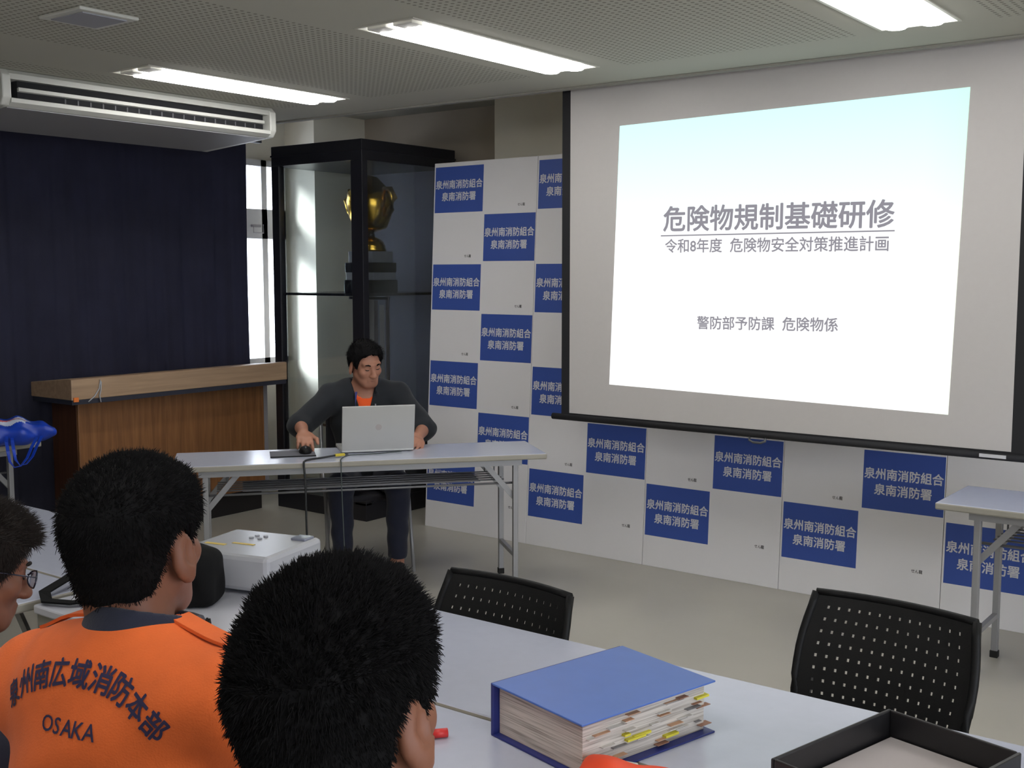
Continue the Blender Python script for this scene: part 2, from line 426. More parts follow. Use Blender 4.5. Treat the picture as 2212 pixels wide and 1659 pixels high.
# ------------------------------------------------------------------ ceiling lights
HOUS = mat('light_housing', (225, 225, 220), .35)
TUBE = emis('fluorescent_tube', (1, .985, .96), TUBE_STRENGTH)
TCAP = mat('tube_cap', (215, 213, 208), .5)
def make_light(loc, label, group):
    t = thing('ceiling_light', label, 'ceiling light', (loc[0], loc[1], ZC), 0, group)
    w, l, h = LW / 2, LL / 2, .085
    hb = MB()
    for a, b_ in (((-w, -l), (w, -l)), ((w, -l), (w, l)), ((w, l), (-w, l)), ((-w, l), (-w, -l))):
        ia, ib = (a[0] * .8, a[1] * .975), (b_[0] * .8, b_[1] * .975)
        hb.quad((a[0], a[1], 0), (b_[0], b_[1], 0), (ib[0], ib[1], h), (ia[0], ia[1], h))
    hb.quad((-w * .8, -l * .975, h), (w * .8, -l * .975, h), (w * .8, l * .975, h), (-w * .8, l * .975, h))
    hb.box(-w, w, -l, l, h + .003, h + .03)
    hb.build('housing', HOUS, t)
    fr = MB()
    for x0, x1, y0, y1 in ((-w - .012, -w, -l - .012, l + .012), (w, w + .012, -l - .012, l + .012), (-w, w, -l - .012, -l), (-w, w, l, l + .012)): fr.box(x0, x1, y0, y1, -.004, 0)
    fr.build('frame', OFFW, t)
    for s in (-1, 1):
        cx = s * .066; z = -.003; P = [(cx - .03, -l + .09, z)]
        for k in range(9):
            g = PI * k / 8; P.append((cx - .03 * math.cos(g), l - .06 + .03 * math.sin(g), z))
        P.append((cx + .03, -l + .09, z))
        MB().tube(P, .0145, seg=10).build('tube', TUBE, t)
        MB().box(cx - .048, cx + .048, -l + .025, -l + .09, z - .006, z + .05, bevel=.004).build('tube_socket', TCAP, t)
LN = ['recessed fluorescent ceiling light nearest the air conditioner', 'recessed fluorescent ceiling light in the middle, above the presenter table and left of the screen',
      'recessed fluorescent ceiling light with bent tube ends showing, above the projection screen']
for i, p in enumerate(LIGHTS):
    if i < 3: make_light(p, LN[i], 'recessed ceiling lights')
    else: make_light(p, 'recessed fluorescent ceiling light over the audience behind the camera', 'recessed ceiling lights over the audience')
dv = thing('ceiling_speaker', 'flat square white ceiling panel fitting near the air conditioner', 'ceiling fitting', (-3.765, 2.465, ZC))
MB().box(-.13, .13, -.12, .12, -.012, 0, bevel=.004).build('cover', WHITE_PL, dv)
MB().box(-.1, .1, -.09, .09, -.016, -.011, bevel=.002).build('grille', mat('grille_grey', (150, 150, 158), .6), dv)

# ------------------------------------------------------------------ air conditioner hung under the ceiling
ac = thing('air_conditioner', 'long white ceiling-hung air conditioner in front of black curtain', 'air conditioner', (-5.0, 3.62, ZC))
AL = .785
ACW = mat('ac_white', (186, 186, 180), .4); ACG = mat('ac_underside', (140, 139, 142), .55)
bm_ = MB()
bm_.prism([(-.66, -.002), (-.02, -.002), (0, -.02), (0, -.045), (-.06, -.05), (-.06, -.135), (0, -.14), (-.002, -.155), (-.03, -.168), (-.60, -.2), (-.66, -.18)], -AL, AL, 0)
bm_.build('body', ACW, ac)
MB().prism([(-.03, -.166), (-.60, -.201), (-.60, -.207), (-.03, -.172)], -AL + .02, AL - .02).build('underside_panel', ACG, ac)
MB().box(-.055, -.006, -AL + .06, AL - .06, -.134, -.051).build('outlet', DARK, ac)
MB().prism([(-.008, -.082), (.008, -.080), (.008, -.096), (-.008, -.100)], -AL + .06, AL - .06).build('louver', ACW, ac)
for k in range(18):
    y = -AL + .3 + k * (2 * AL - .42) / 17
    MB().box(-.012, -.004, y - .004, y + .004, -.128, -.104).build('vane', mat('vane_grey', (66, 66, 70), .6), ac)
for s in (-1, 1):
    MB().prism([(-.66, 0), (-.02, 0), (.012, -.03), (.014, -.13), (-.01, -.165), (-.60, -.208), (-.66, -.18)], s * AL - .022, s * AL + .022, bevel=.006).build('end_cap', WHITE_PL, ac)
MB().prism([(.0, -.128), (.014, -.132), (.012, -.15), (-.02, -.166), (-.03, -.16)], -AL + .02, AL - .02).build('bottom_lip', WHITE_PL, ac)

# ------------------------------------------------------------------ black curtain on the window wall
cu = thing('curtain', 'black blackout curtain hanging over the windows behind the lectern', 'curtain', (-6.2, 3.6, 0))
b = bmesh.new(); ny = 260; nz = 10; grid = []
for j in range(nz + 1):
    row = []
    for i in range(ny + 1):
        y = -2.6 + (1.63 + 2.6) * i / ny; z = .04 + 2.44 * j / nz; a = .5 + .5 * (1 - j / nz)
        row.append(b.verts.new((a * (.012 * math.sin(y * 26) + .008 * math.sin(y * 43 + 1.3) + .006 * math.sin(y * 91)) + (.01 * math.sin(z * 2 + y) if j < nz else 0), y, z)))
    grid.append(row)
for j in range(nz):
    for i in range(ny): f = b.faces.new((grid[j][i], grid[j][i + 1], grid[j + 1][i + 1], grid[j + 1][i])); f.smooth = True
bmesh.ops.solidify(b, geom=b.faces[:], thickness=.004)
mb = MB(); mb.merge(b, 0); mb.build('cloth', BLACKCLOTH, cu)
MB().box(-.02, .02, -2.7, 1.75, 2.485, 2.515).build('rail', STEEL_DK, cu)

# ------------------------------------------------------------------ glass trophy cabinet
cx0, cx1, cy0, cy1, ch = -5.93, -5.09, 5.21, 6.12, 2.43
CB = mat('cabinet_black', (30, 30, 36), .35, var=.1, vscale=6)
cab = thing('display_cabinet', 'tall black-framed glass display cabinet beside the window', 'display cabinet', ((cx0 + cx1) / 2, (cy0 + cy1) / 2, 0))
hx, hy = (cx1 - cx0) / 2, (cy1 - cy0) / 2
for sx in (-1, 1):
    for sy in (-1, 1):
        w = .10 if (sx, sy) == (1, -1) else .07
        x0, x1 = (hx - w, hx) if sx > 0 else (-hx, -hx + w); y0, y1 = (hy - .07, hy) if sy > 0 else (-hy, -hy + .05)
        MB().box(x0, x1, y0, y1, .1, 2.30, bevel=.003).build('post', CB, cab)
MB().box(-hx, hx, -hy, hy, 2.30, ch, bevel=.004).box(-hx - .004, hx + .004, -hy - .004, hy + .004, 2.36, 2.372).build('header', CB, cab)
MB().box(-hx, hx, -hy, hy, 0, .12, bevel=.004).build('plinth', CB, cab)
MB().box(-hx + .06, hx - .06, hy - .03, hy - .015, .12, 2.30).build('back_panel', mat('cabinet_back', (96, 98, 110), .7), cab)
GL = glass_mat('cabinet_glass', (.93, .95, .95), 1.0)
MB().box(-hx + .07, hx - .10, -hy + .012, -hy + .018, .12, 2.30).build('side_pane', GL, cab)
MB().box(hx - .018, hx - .012, -hy + .05, hy - .07, .12, 2.30).build('front_pane', glass_mat('front_glass', (.84, .86, .88), 1.6), cab)
MB().box(-hx + .012, -hx + .018, -hy + .05, hy - .07, .12, 2.30).build('side_pane', GL, cab)
for zz in (1.455, .595):
    MB().box(-hx + .02, hx - .02, -hy + .02, hy - .035, zz - .008, zz + .008).build('shelf', mat('shelf_edge', (34, 36, 40), .2), cab)
GOLD = mat('gold', (214, 170, 66), .2, metal=1.0)
tr = thing('trophy', 'large gold cup trophy on a ringed pedestal inside the glass cabinet', 'trophy', (-5.385, 5.585, 1.463))
SILV = mat('pale_plaque', (150, 152, 158), .35, metal=.3); BLK = mat('black_lacquer', (20, 20, 24), .25)
MB().box(-.135, .135, -.12, .12, 0, .085, bevel=.006).build('pedestal', BLK, tr)
MB().box(-.125, .125, -.11, .11, .085, .135, bevel=.004).build('plaque_band', SILV, tr)
MB().box(-.13, .13, -.115, .115, .135, .20, bevel=.006).build('pedestal', BLK, tr)
MB().box(-.11, .11, -.10, .10, .20, .275, bevel=.004).build('plaque_band', SILV, tr)
MB().lathe([(.10, .275), (.105, .285), (.098, .30), (.102, .31), (.092, .325), (.09, .335), (.07, .355), (.03, .372)]).build('foot_rings', GOLD, tr)
MB().lathe([(.028, .37), (.032, .385), (.026, .40), (.05, .41)]).build('stem', BLK, tr)
MB().lathe([(.04, .405), (.11, .43), (.14, .50), (.16, .60), (.15, .66), (.115, .70), (.075, .74), (.05, .765), (.01, .775)]).build('cup', GOLD, tr)
for s in (-1, 1):
    MB().tube([(s * .145, 0, .50), (s * .19, .0, .55), (s * .215, 0, .62), (s * .185, 0, .68), (s * .125, 0, .685)], [.02, .024, .026, .02, .014], seg=10).build('handle', GOLD, tr)
rb = thing('ribbon_banner', 'grey and white trophy ribbons hanging below the cabinet shelf', 'ribbons', (-5.38, 5.56, .603))
for k in range(7):
    x = -.15 + k * .05
    MB().box(x, x + (.042 if k % 2 else .03), -.004 * (k % 3), .004 - .004 * (k % 3), 0, .84 - .03 * (k % 3)).build('ribbon', mat('ribbon_light', (142, 138, 134), .8) if k % 2 else mat('ribbon_dark', (84, 76, 76), .8), rb)
MB().box(-.17, .17, -.02, .02, .815, .832).build('hanger', BLK, rb)

# ------------------------------------------------------------------ lectern
le = thing('lectern', 'wide wooden lectern with slanted tan top in front of the black curtain', 'lectern', (-5.93, 4.43, 0))
MB().box(-.56, 0, -.71, .70, .15, .86, bevel=.004).build('front_panel', [WOOD_FRONT], le)
MB().box(-.54, -.015, -.714, -.709, .15, .85).build('side_panel', WOOD_SIDE, le)
MB().box(-.53, -.04, -.68, .67, 0, .15).build('plinth', mat('plinth_dark', (26, 22, 22), .6), le)
MB().prism([(.15, .885), (.15, 1.0), (.13, 1.004), (-.58, .94), (-.60, .93), (-.60, .885)], -.84, .75, bevel=.004).build('top', [WOOD_TOP], le)
MB().box(-.59, .145, -.835, .745, .858, .888).build('top_edge', mat('edge_blue_black', (44, 46, 58), .5), le)
MB().box(-.012, .003, .67, .702, .15, .86).build('corner_strip', mat('strip_grey', (136, 134, 140), .4), le)
MB().box(-.585, -.565, -.716, -.70, .1, .86).build('corner_strip', STEEL_DK, le)
MB().box(.148, .156, -.83, -.80, .875, .90).build('edge_sticker', mat('sticker_orange', (220, 120, 50), .6), le)
cl_ = MB()
cl_.tube([(.156, -.66, .99), (.158, -.67, .94), (.158, -.70, .90), (.154, -.74, .87)], .0035).tube([(.156, -.655, .98), (.158, -.66, .93), (.158, -.67, .90), (.155, -.66, .862)], .0035)
cl_.build('cord_clip', mat('clear_tape', (170, 172, 178), .3), le)

# ------------------------------------------------------------------ folding tables
def folding_table(name, label, cat, loc, rz, L, D, group=None, shelf=True, ft=.028):
    t = thing(name, label, cat, loc, rz, group); H = .70; l, d = L / 2, D / 2
    tb = MB().box(-l, l, -d, d, H - ft, H, bevel=.006); tb.bm.normal_update()
    for f in tb.bm.faces: f.material_index = 0 if f.normal.z > .6 else 1
    tb.build('tabletop', [DESK_TOP, DESK_EDGE], t)
    ap = MB()
    for s in (-1, 1): ap.box(-l + .12, l - .12, s * (d - .05) - .012, s * (d - .05) + .012, H - ft - .032, H - ft)
    ap.build('under_frame', STEEL, t)
    for sx in (-1, 1):
        lx = sx * (l - .15)
        for sy in (-1, 1):
            y = sy * (d - .06)
            lg = MB().box(lx - .013, lx + .013, y - .013, y + .013, .02, H - ft - .002, bevel=.003).build('leg', STEEL, t)
            MB().box(lx - .016, lx + .016, y - .016, y + .016, 0, .03, bevel=.003).build('foot_cap', RUBBER, lg)
            MB().tube([(lx, y * .9, .47), (lx - sx * .16, y * .9, H - ft - .015)], .012, flat=(.012, .026)).build('leg_brace', STEEL, t)
        MB().box(lx - .01, lx + .01, -d + .06, d - .06, .17, .19).build('cross_bar', STEEL, t)
        MB().box(lx - .01, lx + .01, -d + .06, d - .06, H - ft - .04, H - ft - .02).build('cross_bar', STEEL, t)
    if shelf:
        sb = MB().box(-l + .32, l - .32, -d + .10, d - .12, .555, .559)
        for s in range(5):
            y = -d + .10 + s * (D - .22) / 4; sb.tube([(-l + .2, y, .562), (l - .2, y, .562)], .004, seg=6)
        for sx in (-1, 1): sb.tube([(sx * (l - .25), -d + .10, .562), (sx * (l - .25), -d + .1, .66)], .004, seg=6); sb.tube([(sx * (l - .25), d - .12, .562), (sx * (l - .25), d - .12, .66)], .004, seg=6)
        sb.tube([(-l + .16, -d + .085, .545), (l - .16, -d + .085, .545)], .006, seg=6)
        sb.build('shelf', mat('shelf_grey', (120, 120, 124), .4, metal=.3), t)
    return t
# presenter table: right front corner and direction
PT_A = math.atan2(.768, .64); pu = Vector((-.64, -.768, 0)).normalized(); pn = Vector((-.768, .64, 0)).normalized()
PC = Vector((-3.24, 4.60, 0)) + pu * .9 + pn * .225
presenter_table = folding_table('folding_table', 'white folding table with laptop where the presenter sits', 'table', PC, PT_A, 1.8, .45)
folding_table('folding_table', 'white folding table standing alone at far right in front of the screen', 'table', (-1.325 + .9, 4.745, 0), 0, 1.8, .45)
G = 'audience tables pushed together'
folding_table('folding_table', 'white table nearest the perforated chairs, holding the blue binder', 'table', (-1.20, 2.015, 0), 0, 1.8, .505, G, False)
folding_table('folding_table', 'white table at bottom of picture, in front of the short-haired man', 'table', (-1.20, 1.528, 0), 0, 1.8, .45, G, False)
folding_table('folding_table', 'white table at far left edge, row nearer the lectern', 'table', (-3.80, 2.10, 0), 0, 1.8, .51, G, False)
folding_table('folding_table', 'white table at left beside the person with glasses', 'table', (-3.80, 1.612, 0), 0, 1.8, .45, G, False)
folding_table('folding_table', 'folding table under the blue bag beside the lectern', 'table', (-5.87, 2.62, 0), PI / 2, 1.4, .45)

# ------------------------------------------------------------------ projector stand, projector, bags
st = thing('projector_stand', 'grey box-fronted stand carrying the white projector', 'stand', (-2.49, 1.985, 0))
tb = MB().box(-.375, .375, -.345, .345, .675, .70, bevel=.005); tb.build('top', [mat('stand_top', (180, 181, 190), .35)], st)
SG = mat('stand_grey', (128, 126, 118), .6)
MB().box(-.37, .37, -.335, -.32, .12, .674).build('front_panel', SG, st)
for s in (-1, 1): MB().box(s * .36 - .008, s * .36 + .008, -.319, .335, .12, .674).build('side_panel', SG, st)
MB().box(-.35, .35, -.31, .33, .35, .37).build('shelf', SG, st)
for sx in (-1, 1):
    for sy in (-1, 1): MB().box(sx * .35 - .02, sx * .35 + .02, sy * .31 - .02, sy * .31 + .02, 0, .119).build('leg', STEEL_DK, st)

pj = thing('projector', 'white office projector on the grey stand', 'projector', (-2.575, 2.155, .70), math.radians(14))
PW = mat('projector_white', (166, 167, 172), .25, spec=.6)
MB().box(-.155, .155, -.14, .14, .012, .115, bevel=.014).build('case', PW, pj, smooth=False)
MB().box(-.12, -.05, -.06, -.045, .1155, .1165).build('caution_label', mat('label_yellow', (196, 168, 70), .5), pj)
MB().box(-.045, .03, -.03, -.018, .1155, .1165).build('caution_label', mat('label_yellow', (196, 168, 70), .5), pj)
bt = MB()
for k in range(4): bt.lathe([(.007, .115), (.007, .119)], M=Matrix.Translation((-.03 + .03 * (k % 2), .045 + .03 * (k // 2), 0)), seg=12)
bt.build('button_pad', mat('button_grey', (140, 142, 150), .4), pj)
MB().box(.09, .14, .07, .12, .114, .122, bevel=.003).build('focus_cover', mat('grey_clear', (120, 124, 140), .12), pj)
MB().lathe([(.036, 0), (.036, .03), (.028, .03), (.026, .012)], M=Matrix.Translation((.07, .138, .065)) @ Matrix.Rotation(-PI / 2, 4, 'X')).build('lens', BLK, pj)
pc = MB().box(-.158, -.154, -.10, .02, .03, .085)
pc.build('port_panel', mat('port_dark', (36, 36, 40), .5), pj)
MB().tube([(-.155, -.06, .06), (-.185, -.065, .062), (-.20, -.07, .05)], .008).build('yellow_plug', mat('plug_yellow', (200, 180, 50), .5), pj)
for sx in (-1, 1):
    for sy in (-1, 1): MB().lathe([(.014, 0), (.014, .014)], M=Matrix.Translation((sx * .13, sy * .115, 0)), seg=12).build('foot', RUBBER, pj)

s = SDF((-.13, -.1, -.01), (.13, .1, .2), .006)
s.ell((0, 0, .075), (.10, .062, .075), box=.03).ell((0, .01, .11), (.07, .05, .05), k=.04)
s.wobble(lambda x, y, z: .004 * np.sin(x * 60 + z * 40) * np.cos(y * 50)); s.keep(lambda x, y, z: -z + .002)
bb = thing('shoulder_bag', 'small black bag beside the projector', 'bag', (-2.545, 1.895, .70), .5)
link('body', s.mesh('black_bag'), bb, [mat('black_nylon', (12, 12, 13), .85, spec=.2)])
MB().tube([(-.08, -.03, .10), (-.05, -.075, .14), (.03, -.08, .13), (.085, -.03, .09)], .01, flat=(.018, .004)).build('strap', mat('black_nylon', (12, 12, 13), .85, spec=.2), bb)
sp = thing('camera_strap', 'looped black webbing strap on the stand behind the orange jacket collar', 'strap', (-2.83, 1.74, .70))
MB().tube([(-.13, .09, .035), (-.10, .04, .03), (-.06, -.05, .02), (.0, -.08, .012), (.07, -.05, .012), (.10, .02, .012), (.12, .08, .02)], .01, flat=(.032, .005)).build('band', mat('black_nylon', (12, 12, 13), .85, spec=.2), sp)
MB().tube([(-.13, .09, .035), (-.06, .10, .03), (.03, .09, .03), (.12, .08, .02)], .01, flat=(.03, .005)).build('buckle_band', mat('black_nylon', (12, 12, 13), .85, spec=.2), sp)

# blue bag with handles lying on the side table
s = SDF((-.32, -.2, -.02), (.32, .2, .22), .007)
s.ell((0, 0, .06), (.22, .13, .075), k=.03).cone((.1, 0, .07), (.27, .03, .07), .06, .03, k=.05).cone((-.1, 0, .07), (-.27, -.02, .05), .06, .04, k=.05)
s.wobble(lambda x, y, z: .007 * np.sin(x * 45 + y * 30) + .005 * np.sin(y * 70 + z * 60)); s.keep(lambda x, y, z: -z + .002)
BL = mat('blue_bag', (24, 62, 176), .35, var=.15, vscale=14)
bgm = s.mesh('blue_bag'); bgo = thing('tote_bag', 'crumpled blue bag with white and red print at far left', 'bag', (-5.72, 3.13, .70), .6)
bgm.materials.append(BL); bgm.materials.append(mat('print_white', (190, 198, 220), .4)); bgm.materials.append(mat('print_red', (196, 90, 100), .4))
for p in bgm.polygons:
    c = p.center
    if c.z > .045 and -.24 < c.x < .16:
        q = abs(c.y + .055 - .30 * (c.x - .02))
        if q < .035: p.material_index = 2 if q < .009 else 1
link('body', bgm, bgo)
hb = MB()
for y0 in (-.03, .03):
    hb.tube([(.10, y0 - .10, .06), (.13, y0 - .16, .04), (.155, y0 - .20, .0), (.17, y0 - .215, -.05), (.19, y0 - .21, -.08), (.215, y0 - .195, -.075), (.235, y0 - .165, -.04), (.24, y0 - .12, .01), (.24, y0 - .06, .05)], .01, flat=(.016, .003))
hb.build('handle', BL, bgo)

# ------------------------------------------------------------------ perforated chairs
def make_chair(name, label, loc, rz, group):
    t = thing(name, label, 'chair', loc, rz, group)   # seat faces -Y locally, backrest at y=0
    nx, nzr = 14, 8; w, z0, z1 = .225, .495, .766
    def prof(z): # half width bulges in the middle
        q = (z - z0) / (z1 - z0); return .212 + .014 * math.sin(PI * min(1, q * 1.05)) - .006 * q
    b = bmesh.new(); n = nx * 4 + 9; m = nzr * 4 + 5
    V = [[None] * (n + 1) for _ in range(m + 1)]
    for j in range(m + 1):
        z = z0 + (z1 - z0) * j / m
        for i in range(n + 1):
            u = -1 + 2 * i / n; x = u * prof(z)
            V[j][i] = b.verts.new((x, .03 * (1 - u * u) + .10 * ((z - z0) / (z1 - z0)) ** 1.2 - .03, z))
    for j in range(m):
        for i in range(n):
            ii, jj = i - 6, j - 4
            if 0 <= ii < nx * 4 - 3 and 0 <= jj < nzr * 4 - 3 and ii % 4 == 0 and jj % 4 == 0: continue
            b.faces.new((V[j][i], V[j][i + 1], V[j + 1][i + 1], V[j + 1][i]))
    bmesh.ops.recalc_face_normals(b, faces=b.faces)
    bmesh.ops.solidify(b, geom=b.faces[:], thickness=.006)
    mb = MB(); mb.merge(b, 0); mb.build('backrest', BLACK_PL, t)
    rim = MB()
    for sx in (-1, 1):
        rim.tube([(sx * (prof(z0 + (z1 - z0) * q / 8)), .10 * (q / 8) ** 1.2 - .025, z0 + (z1 - z0) * q / 8) for q in range(9)], .011, seg=8)
    rim.tube([((-1 + 2 * q / 10) * prof(z1), .03 * (1 - (-1 + .2 * q) ** 2) + .075, z1) for q in range(11)], .010, seg=8)
    rim.build('rim', BLACK_PL, t)
    MB().box(-.22, .22, -.45, .0, .43, .455, bevel=.012).build('seat', BLACK_PL, t)
    for sx in (-1, 1):
        MB().tube([(sx * .195, .03, .55), (sx * .20, .0, .46), (sx * .205, -.01, .3), (sx * .21, .06, .0)], .011, seg=8).build('leg', STEEL_DK, t)
        MB().tube([(sx * .20, -.36, .43), (sx * .21, -.44, .0)], .011, seg=8).build('leg', STEEL_DK, t)
    return t
make_chair('perforated_chair', 'black perforated-back chair, whole backrest in view, at right in front of the far right table', (-.92, 2.73, 0), math.radians(-4), 'black perforated chairs')
make_chair('perforated_chair', 'black perforated-back chair half hidden by the table edge, in the middle', (-1.82, 2.325, 0), math.radians(-2), 'black perforated chairs')

# ------------------------------------------------------------------ checkerboard backdrop panels
PWD, PH, BW, BH, OX, OZ, PT = .8, .2998, .385, .281, .0112, 2.249, 2.275
BLUE = mat('backdrop_blue', (56, 84, 164), .55); BWHT = mat('backdrop_white', (230, 228, 230), .55)
PANEL_M = None; LET_M = None; CAP_M = None
def panel_meshes():
    mb = MB().box(.0015, PWD - .0015, 0, .03, 0, PT, 0, bevel=.002)
    for c in (0, 1):
        for r in range(7):
            if (c + r) % 2 == 0:
                x0 = OX + c * .4; zt = OZ - r * PH
                mb.quad((x0, -.0006, zt - BH), (x0 + BW, -.0006, zt - BH), (x0 + BW, -.0006, zt), (x0, -.0006, zt), 1)
    pm = mb.mesh('backdrop_panel'); pm.materials.append(BWHT); pm.materials.append(BLUE)
    t1 = text_bm('泉州南消防組合', width=BW * .965, height=.052, bold=.022); t2 = text_bm('泉南消防署', width=BW * .70, height=.052, bold=.022)
    t3 = text_bm('せん龍', width=.052, height=.018, bold=.01)
    for t in (t1, t2):
        for v in t.verts: v.co.y += .10 * v.co.x * 0
    lm, cm_ = MB(), MB()
    R = Matrix.Rotation(PI / 2, 4, 'X')
    for c in (0, 1):
        for r in range(7):
            xc = OX + c * .4 + BW / 2; zt = OZ - r * PH
            if (c + r) % 2 == 0:
                for tb_, q in ((t1, .385), (t2, .65)):
                    lm.merge(tb_.copy(), 0, Matrix.Translation((xc, -.0014, zt - BH * q)) @ R)
            else:
                cm_.merge(t3.copy(), 0, Matrix.Translation((xc + .085, -.001, zt - BH * .885)) @ R)
    for t in (t1, t2, t3): t.free()
    return pm, lm.mesh('lettering'), cm_.mesh('caption')
PANEL_M, LET_M, CAP_M = panel_meshes()
LET_M.materials.append(mat('lettering_white', (214, 214, 218), .6)); CAP_M.materials.append(mat('caption_black', (52, 50, 54), .6))
BD0 = Vector((-4.722, 5.357, 0)); BDA = -.0124
PL = ['blue and white checkerboard backdrop panel at the left end, next to the glass cabinet', 'checkerboard backdrop panel just behind the left edge of the screen',
      'checkerboard backdrop panel below the left middle of the screen', 'checkerboard backdrop panel below the right half of the screen', 'checkerboard backdrop panel at the right edge, behind the far right table']
for i in range(5):
    p = thing('backdrop_panel', PL[i], 'backdrop panel', BD0 + Vector((math.cos(BDA), math.sin(BDA), 0)) * PWD * i, 0, 'checkerboard backdrop panels')
    p.rotation_euler = (-.0529, 0, BDA)
    link('board', PANEL_M, p); link('lettering', LET_M, p); link('caption', CAP_M, p)

# ------------------------------------------------------------------ projection screen with the slide
sy = 4.92
sc_ = thing('projection_screen', 'large white pull-down projection screen showing a slide', 'projection screen', (-2.235, sy, 0))
def sx_(x): return x + 2.235
SCW = mat('screen_white', (190, 186, 184), .75, var=.01, vscale=40); SCB = mat('screen_black', (22, 22, 26), .7)
MB().box(sx_(-3.325), sx_(-1.145), 0, .002, .862, 2.64).build('fabric', SCW, sc_)
MB().box(sx_(-3.375), sx_(-3.325), 0, .002, .862, 2.64).build('side_border', SCB, sc_)
MB().box(sx_(-1.145), sx_(-1.095), 0, .002, .862, 2.64).build('side_border', SCB, sc_)
MB().box(sx_(-3.375), sx_(-1.095), -.001, .003, .853, .866).build('bottom_border', SCB, sc_)
MB().box(sx_(-3.46), sx_(-1.0), -.045, .06, 2.63, ZC2).build('housing', OFFW, sc_)
MB().tube([(sx_(-3.43), .001, .843), (sx_(-1.02), .001, .843)], .0165, seg=14).build('bottom_bar', SCB, sc_)
MB().box(sx_(-1.265), sx_(-1.16), -.0185, -.014, .837, .851).build('size_label', mat('label_silver', (200, 200, 204), .3), sc_)
MB().tube([(sx_(-2.30), -.004, .832), (sx_(-2.30), -.01, .815), (sx_(-2.28), -.012, .806), (sx_(-2.24), -.012, .806), (sx_(-2.22), -.01, .815), (sx_(-2.22), -.004, .832)], .006).build('pull_handle', STEEL_DK, sc_)
# the projected slide (light on the fabric)
def slide_mat():
    m = bpy.data.materials.new('slide_light'); m.use_nodes = True; nt = m.node_tree; N = nt.nodes; L = nt.links
    N.remove(N['Principled BSDF']); e = N.new('ShaderNodeEmission'); L.new(e.outputs[0], N['Material Output'].inputs[0])
    tc = N.new('ShaderNodeTexCoord'); sp_ = N.new('ShaderNodeSeparateXYZ'); L.new(tc.outputs['Object'], sp_.inputs[0])
    mr = N.new('ShaderNodeMapRange'); mr.inputs[1].default_value = 1.75; mr.inputs[2].default_value = 2.36; L.new(sp_.outputs[2], mr.inputs[0])
    r = N.new('ShaderNodeValToRGB'); r.color_ramp.elements[0].color = (1.0, 1.0, 1.0, 1); r.color_ramp.elements[1].color = (.66, 1.0, .97, 1)
    L.new(mr.outputs[0], r.inputs[0])
    mr2 = N.new('ShaderNodeMapRange'); mr2.inputs[1].default_value = .70; mr2.inputs[2].default_value = .90; L.new(sp_.outputs[0], mr2.inputs[0])
    mx = N.new('ShaderNodeMix'); mx.data_type = 'RGBA'; mx.blend_type = 'MULTIPLY'; L.new(r.outputs[0], mx.inputs[6]); mx.inputs[7].default_value = (.93, 1, .86, 1); L.new(mr2.outputs[0], mx.inputs[0])
    L.new(mx.outputs[2], e.inputs[0]); e.inputs[1].default_value = 1.12
    return m
sl = MB(); SQ = [(-3.08, 1.03), (-1.40, 1.00), (-1.36, 2.35), (-3.03, 2.32)]
sl.quad(*[(sx_(x), -.0012, z) for x, z in SQ])
slide = sl.build('slide_image', slide_mat(), sc_)
R90 = Matrix.Rotation(PI / 2, 4, 'X')
st_ = MB()
def put(body, x0, x1, zc, h, bold, rot=0.0):
    st_.merge(text_bm(body, width=x1 - x0, height=h, bold=bold), 0, Matrix.Translation((sx_((x0 + x1) / 2), -.002, zc)) @ Matrix.Rotation(-rot, 4, 'Y') @ R90)
put('危険物規制基礎研修', -2.775, -1.655, 1.852, .118, .02, -.006)
put('令和8年度  危険物安全対策推進計画', -2.765, -1.675, 1.724, .066, .014, -.004)
put('警防部予防課  危険物係', -2.585, -1.89, 1.362, .062, .016, .012)
st_.box(sx_(-2.79), sx_(-1.65), -.0023, -.0017, 1.772, 1.778)
st_.build('slide_lettering', emis('slide_text_light', (.30, .29, .33), 1.0), slide)

# ------------------------------------------------------------------ things on the presenter table
def tp(u, n, z=.70): # table coordinates: u from the right end, n from the front edge
    return Vector((-3.24, 4.60, z)) + pu * u + pn * n
lp = thing('laptop', 'open silver laptop seen from behind on the presenter table', 'laptop', tp(.815, .235), PT_A + math.radians(2.5))
LAP = mat('laptop_silver', (182, 182, 180), .4, metal=.25)
MB().box(-.182, .182, .0, .245, .004, .018, bevel=.004).build('base', LAP, lp)
MB().box(-.165, .165, .05, .15, .0185, .0195).build('keyboard', BLACK_PL, lp)
ML = Matrix.Translation((0, .004, .014)) @ Matrix.Rotation(math.radians(12), 4, 'X')
MB().box(-.182, .182, -.004, .004, 0, .232, bevel=.003, M=ML).build('lid', LAP, lp)
MB().box(-.172, .172, .0045, .0052, .012, .222, M=ML).build('screen', mat('laptop_screen', (40, 44, 52), .2, emit=((170, 190, 220), .25)), lp)
MB().lathe([(.016, 0), (.016, .0006)], M=ML @ Matrix.Translation((0, -.0042, .12)) @ Matrix.Rotation(PI / 2, 4, 'X'), seg=20).build('emblem', mat('emblem_grey', (172, 164, 162), .4), lp)
mp_ = thing('mouse_pad', 'thin dark mouse pad at the left of the laptop', 'mouse pad', tp(1.235, .27), PT_A)
MB().box(-.11, .11, -.085, .095, .0005, .004, bevel=.001).build('pad', mat('pad_grey', (96, 96, 104), .7), mp_)
MB().box(-.11, .11, -.092, -.084, .0005, .006, bevel=.001).build('wrist_edge', BLACK_PL, mp_)
ms = thing('computer_mouse', 'black mouse under the right hand of the presenter', 'mouse', tp(1.172, .275, .7045), PT_A)
s = SDF((-.05, -.07, -.01), (.05, .07, .05), .004); s.ell((0, 0, .008), (.031, .052, .028), k=.01); s.keep(lambda x, y, z: -z + .001)
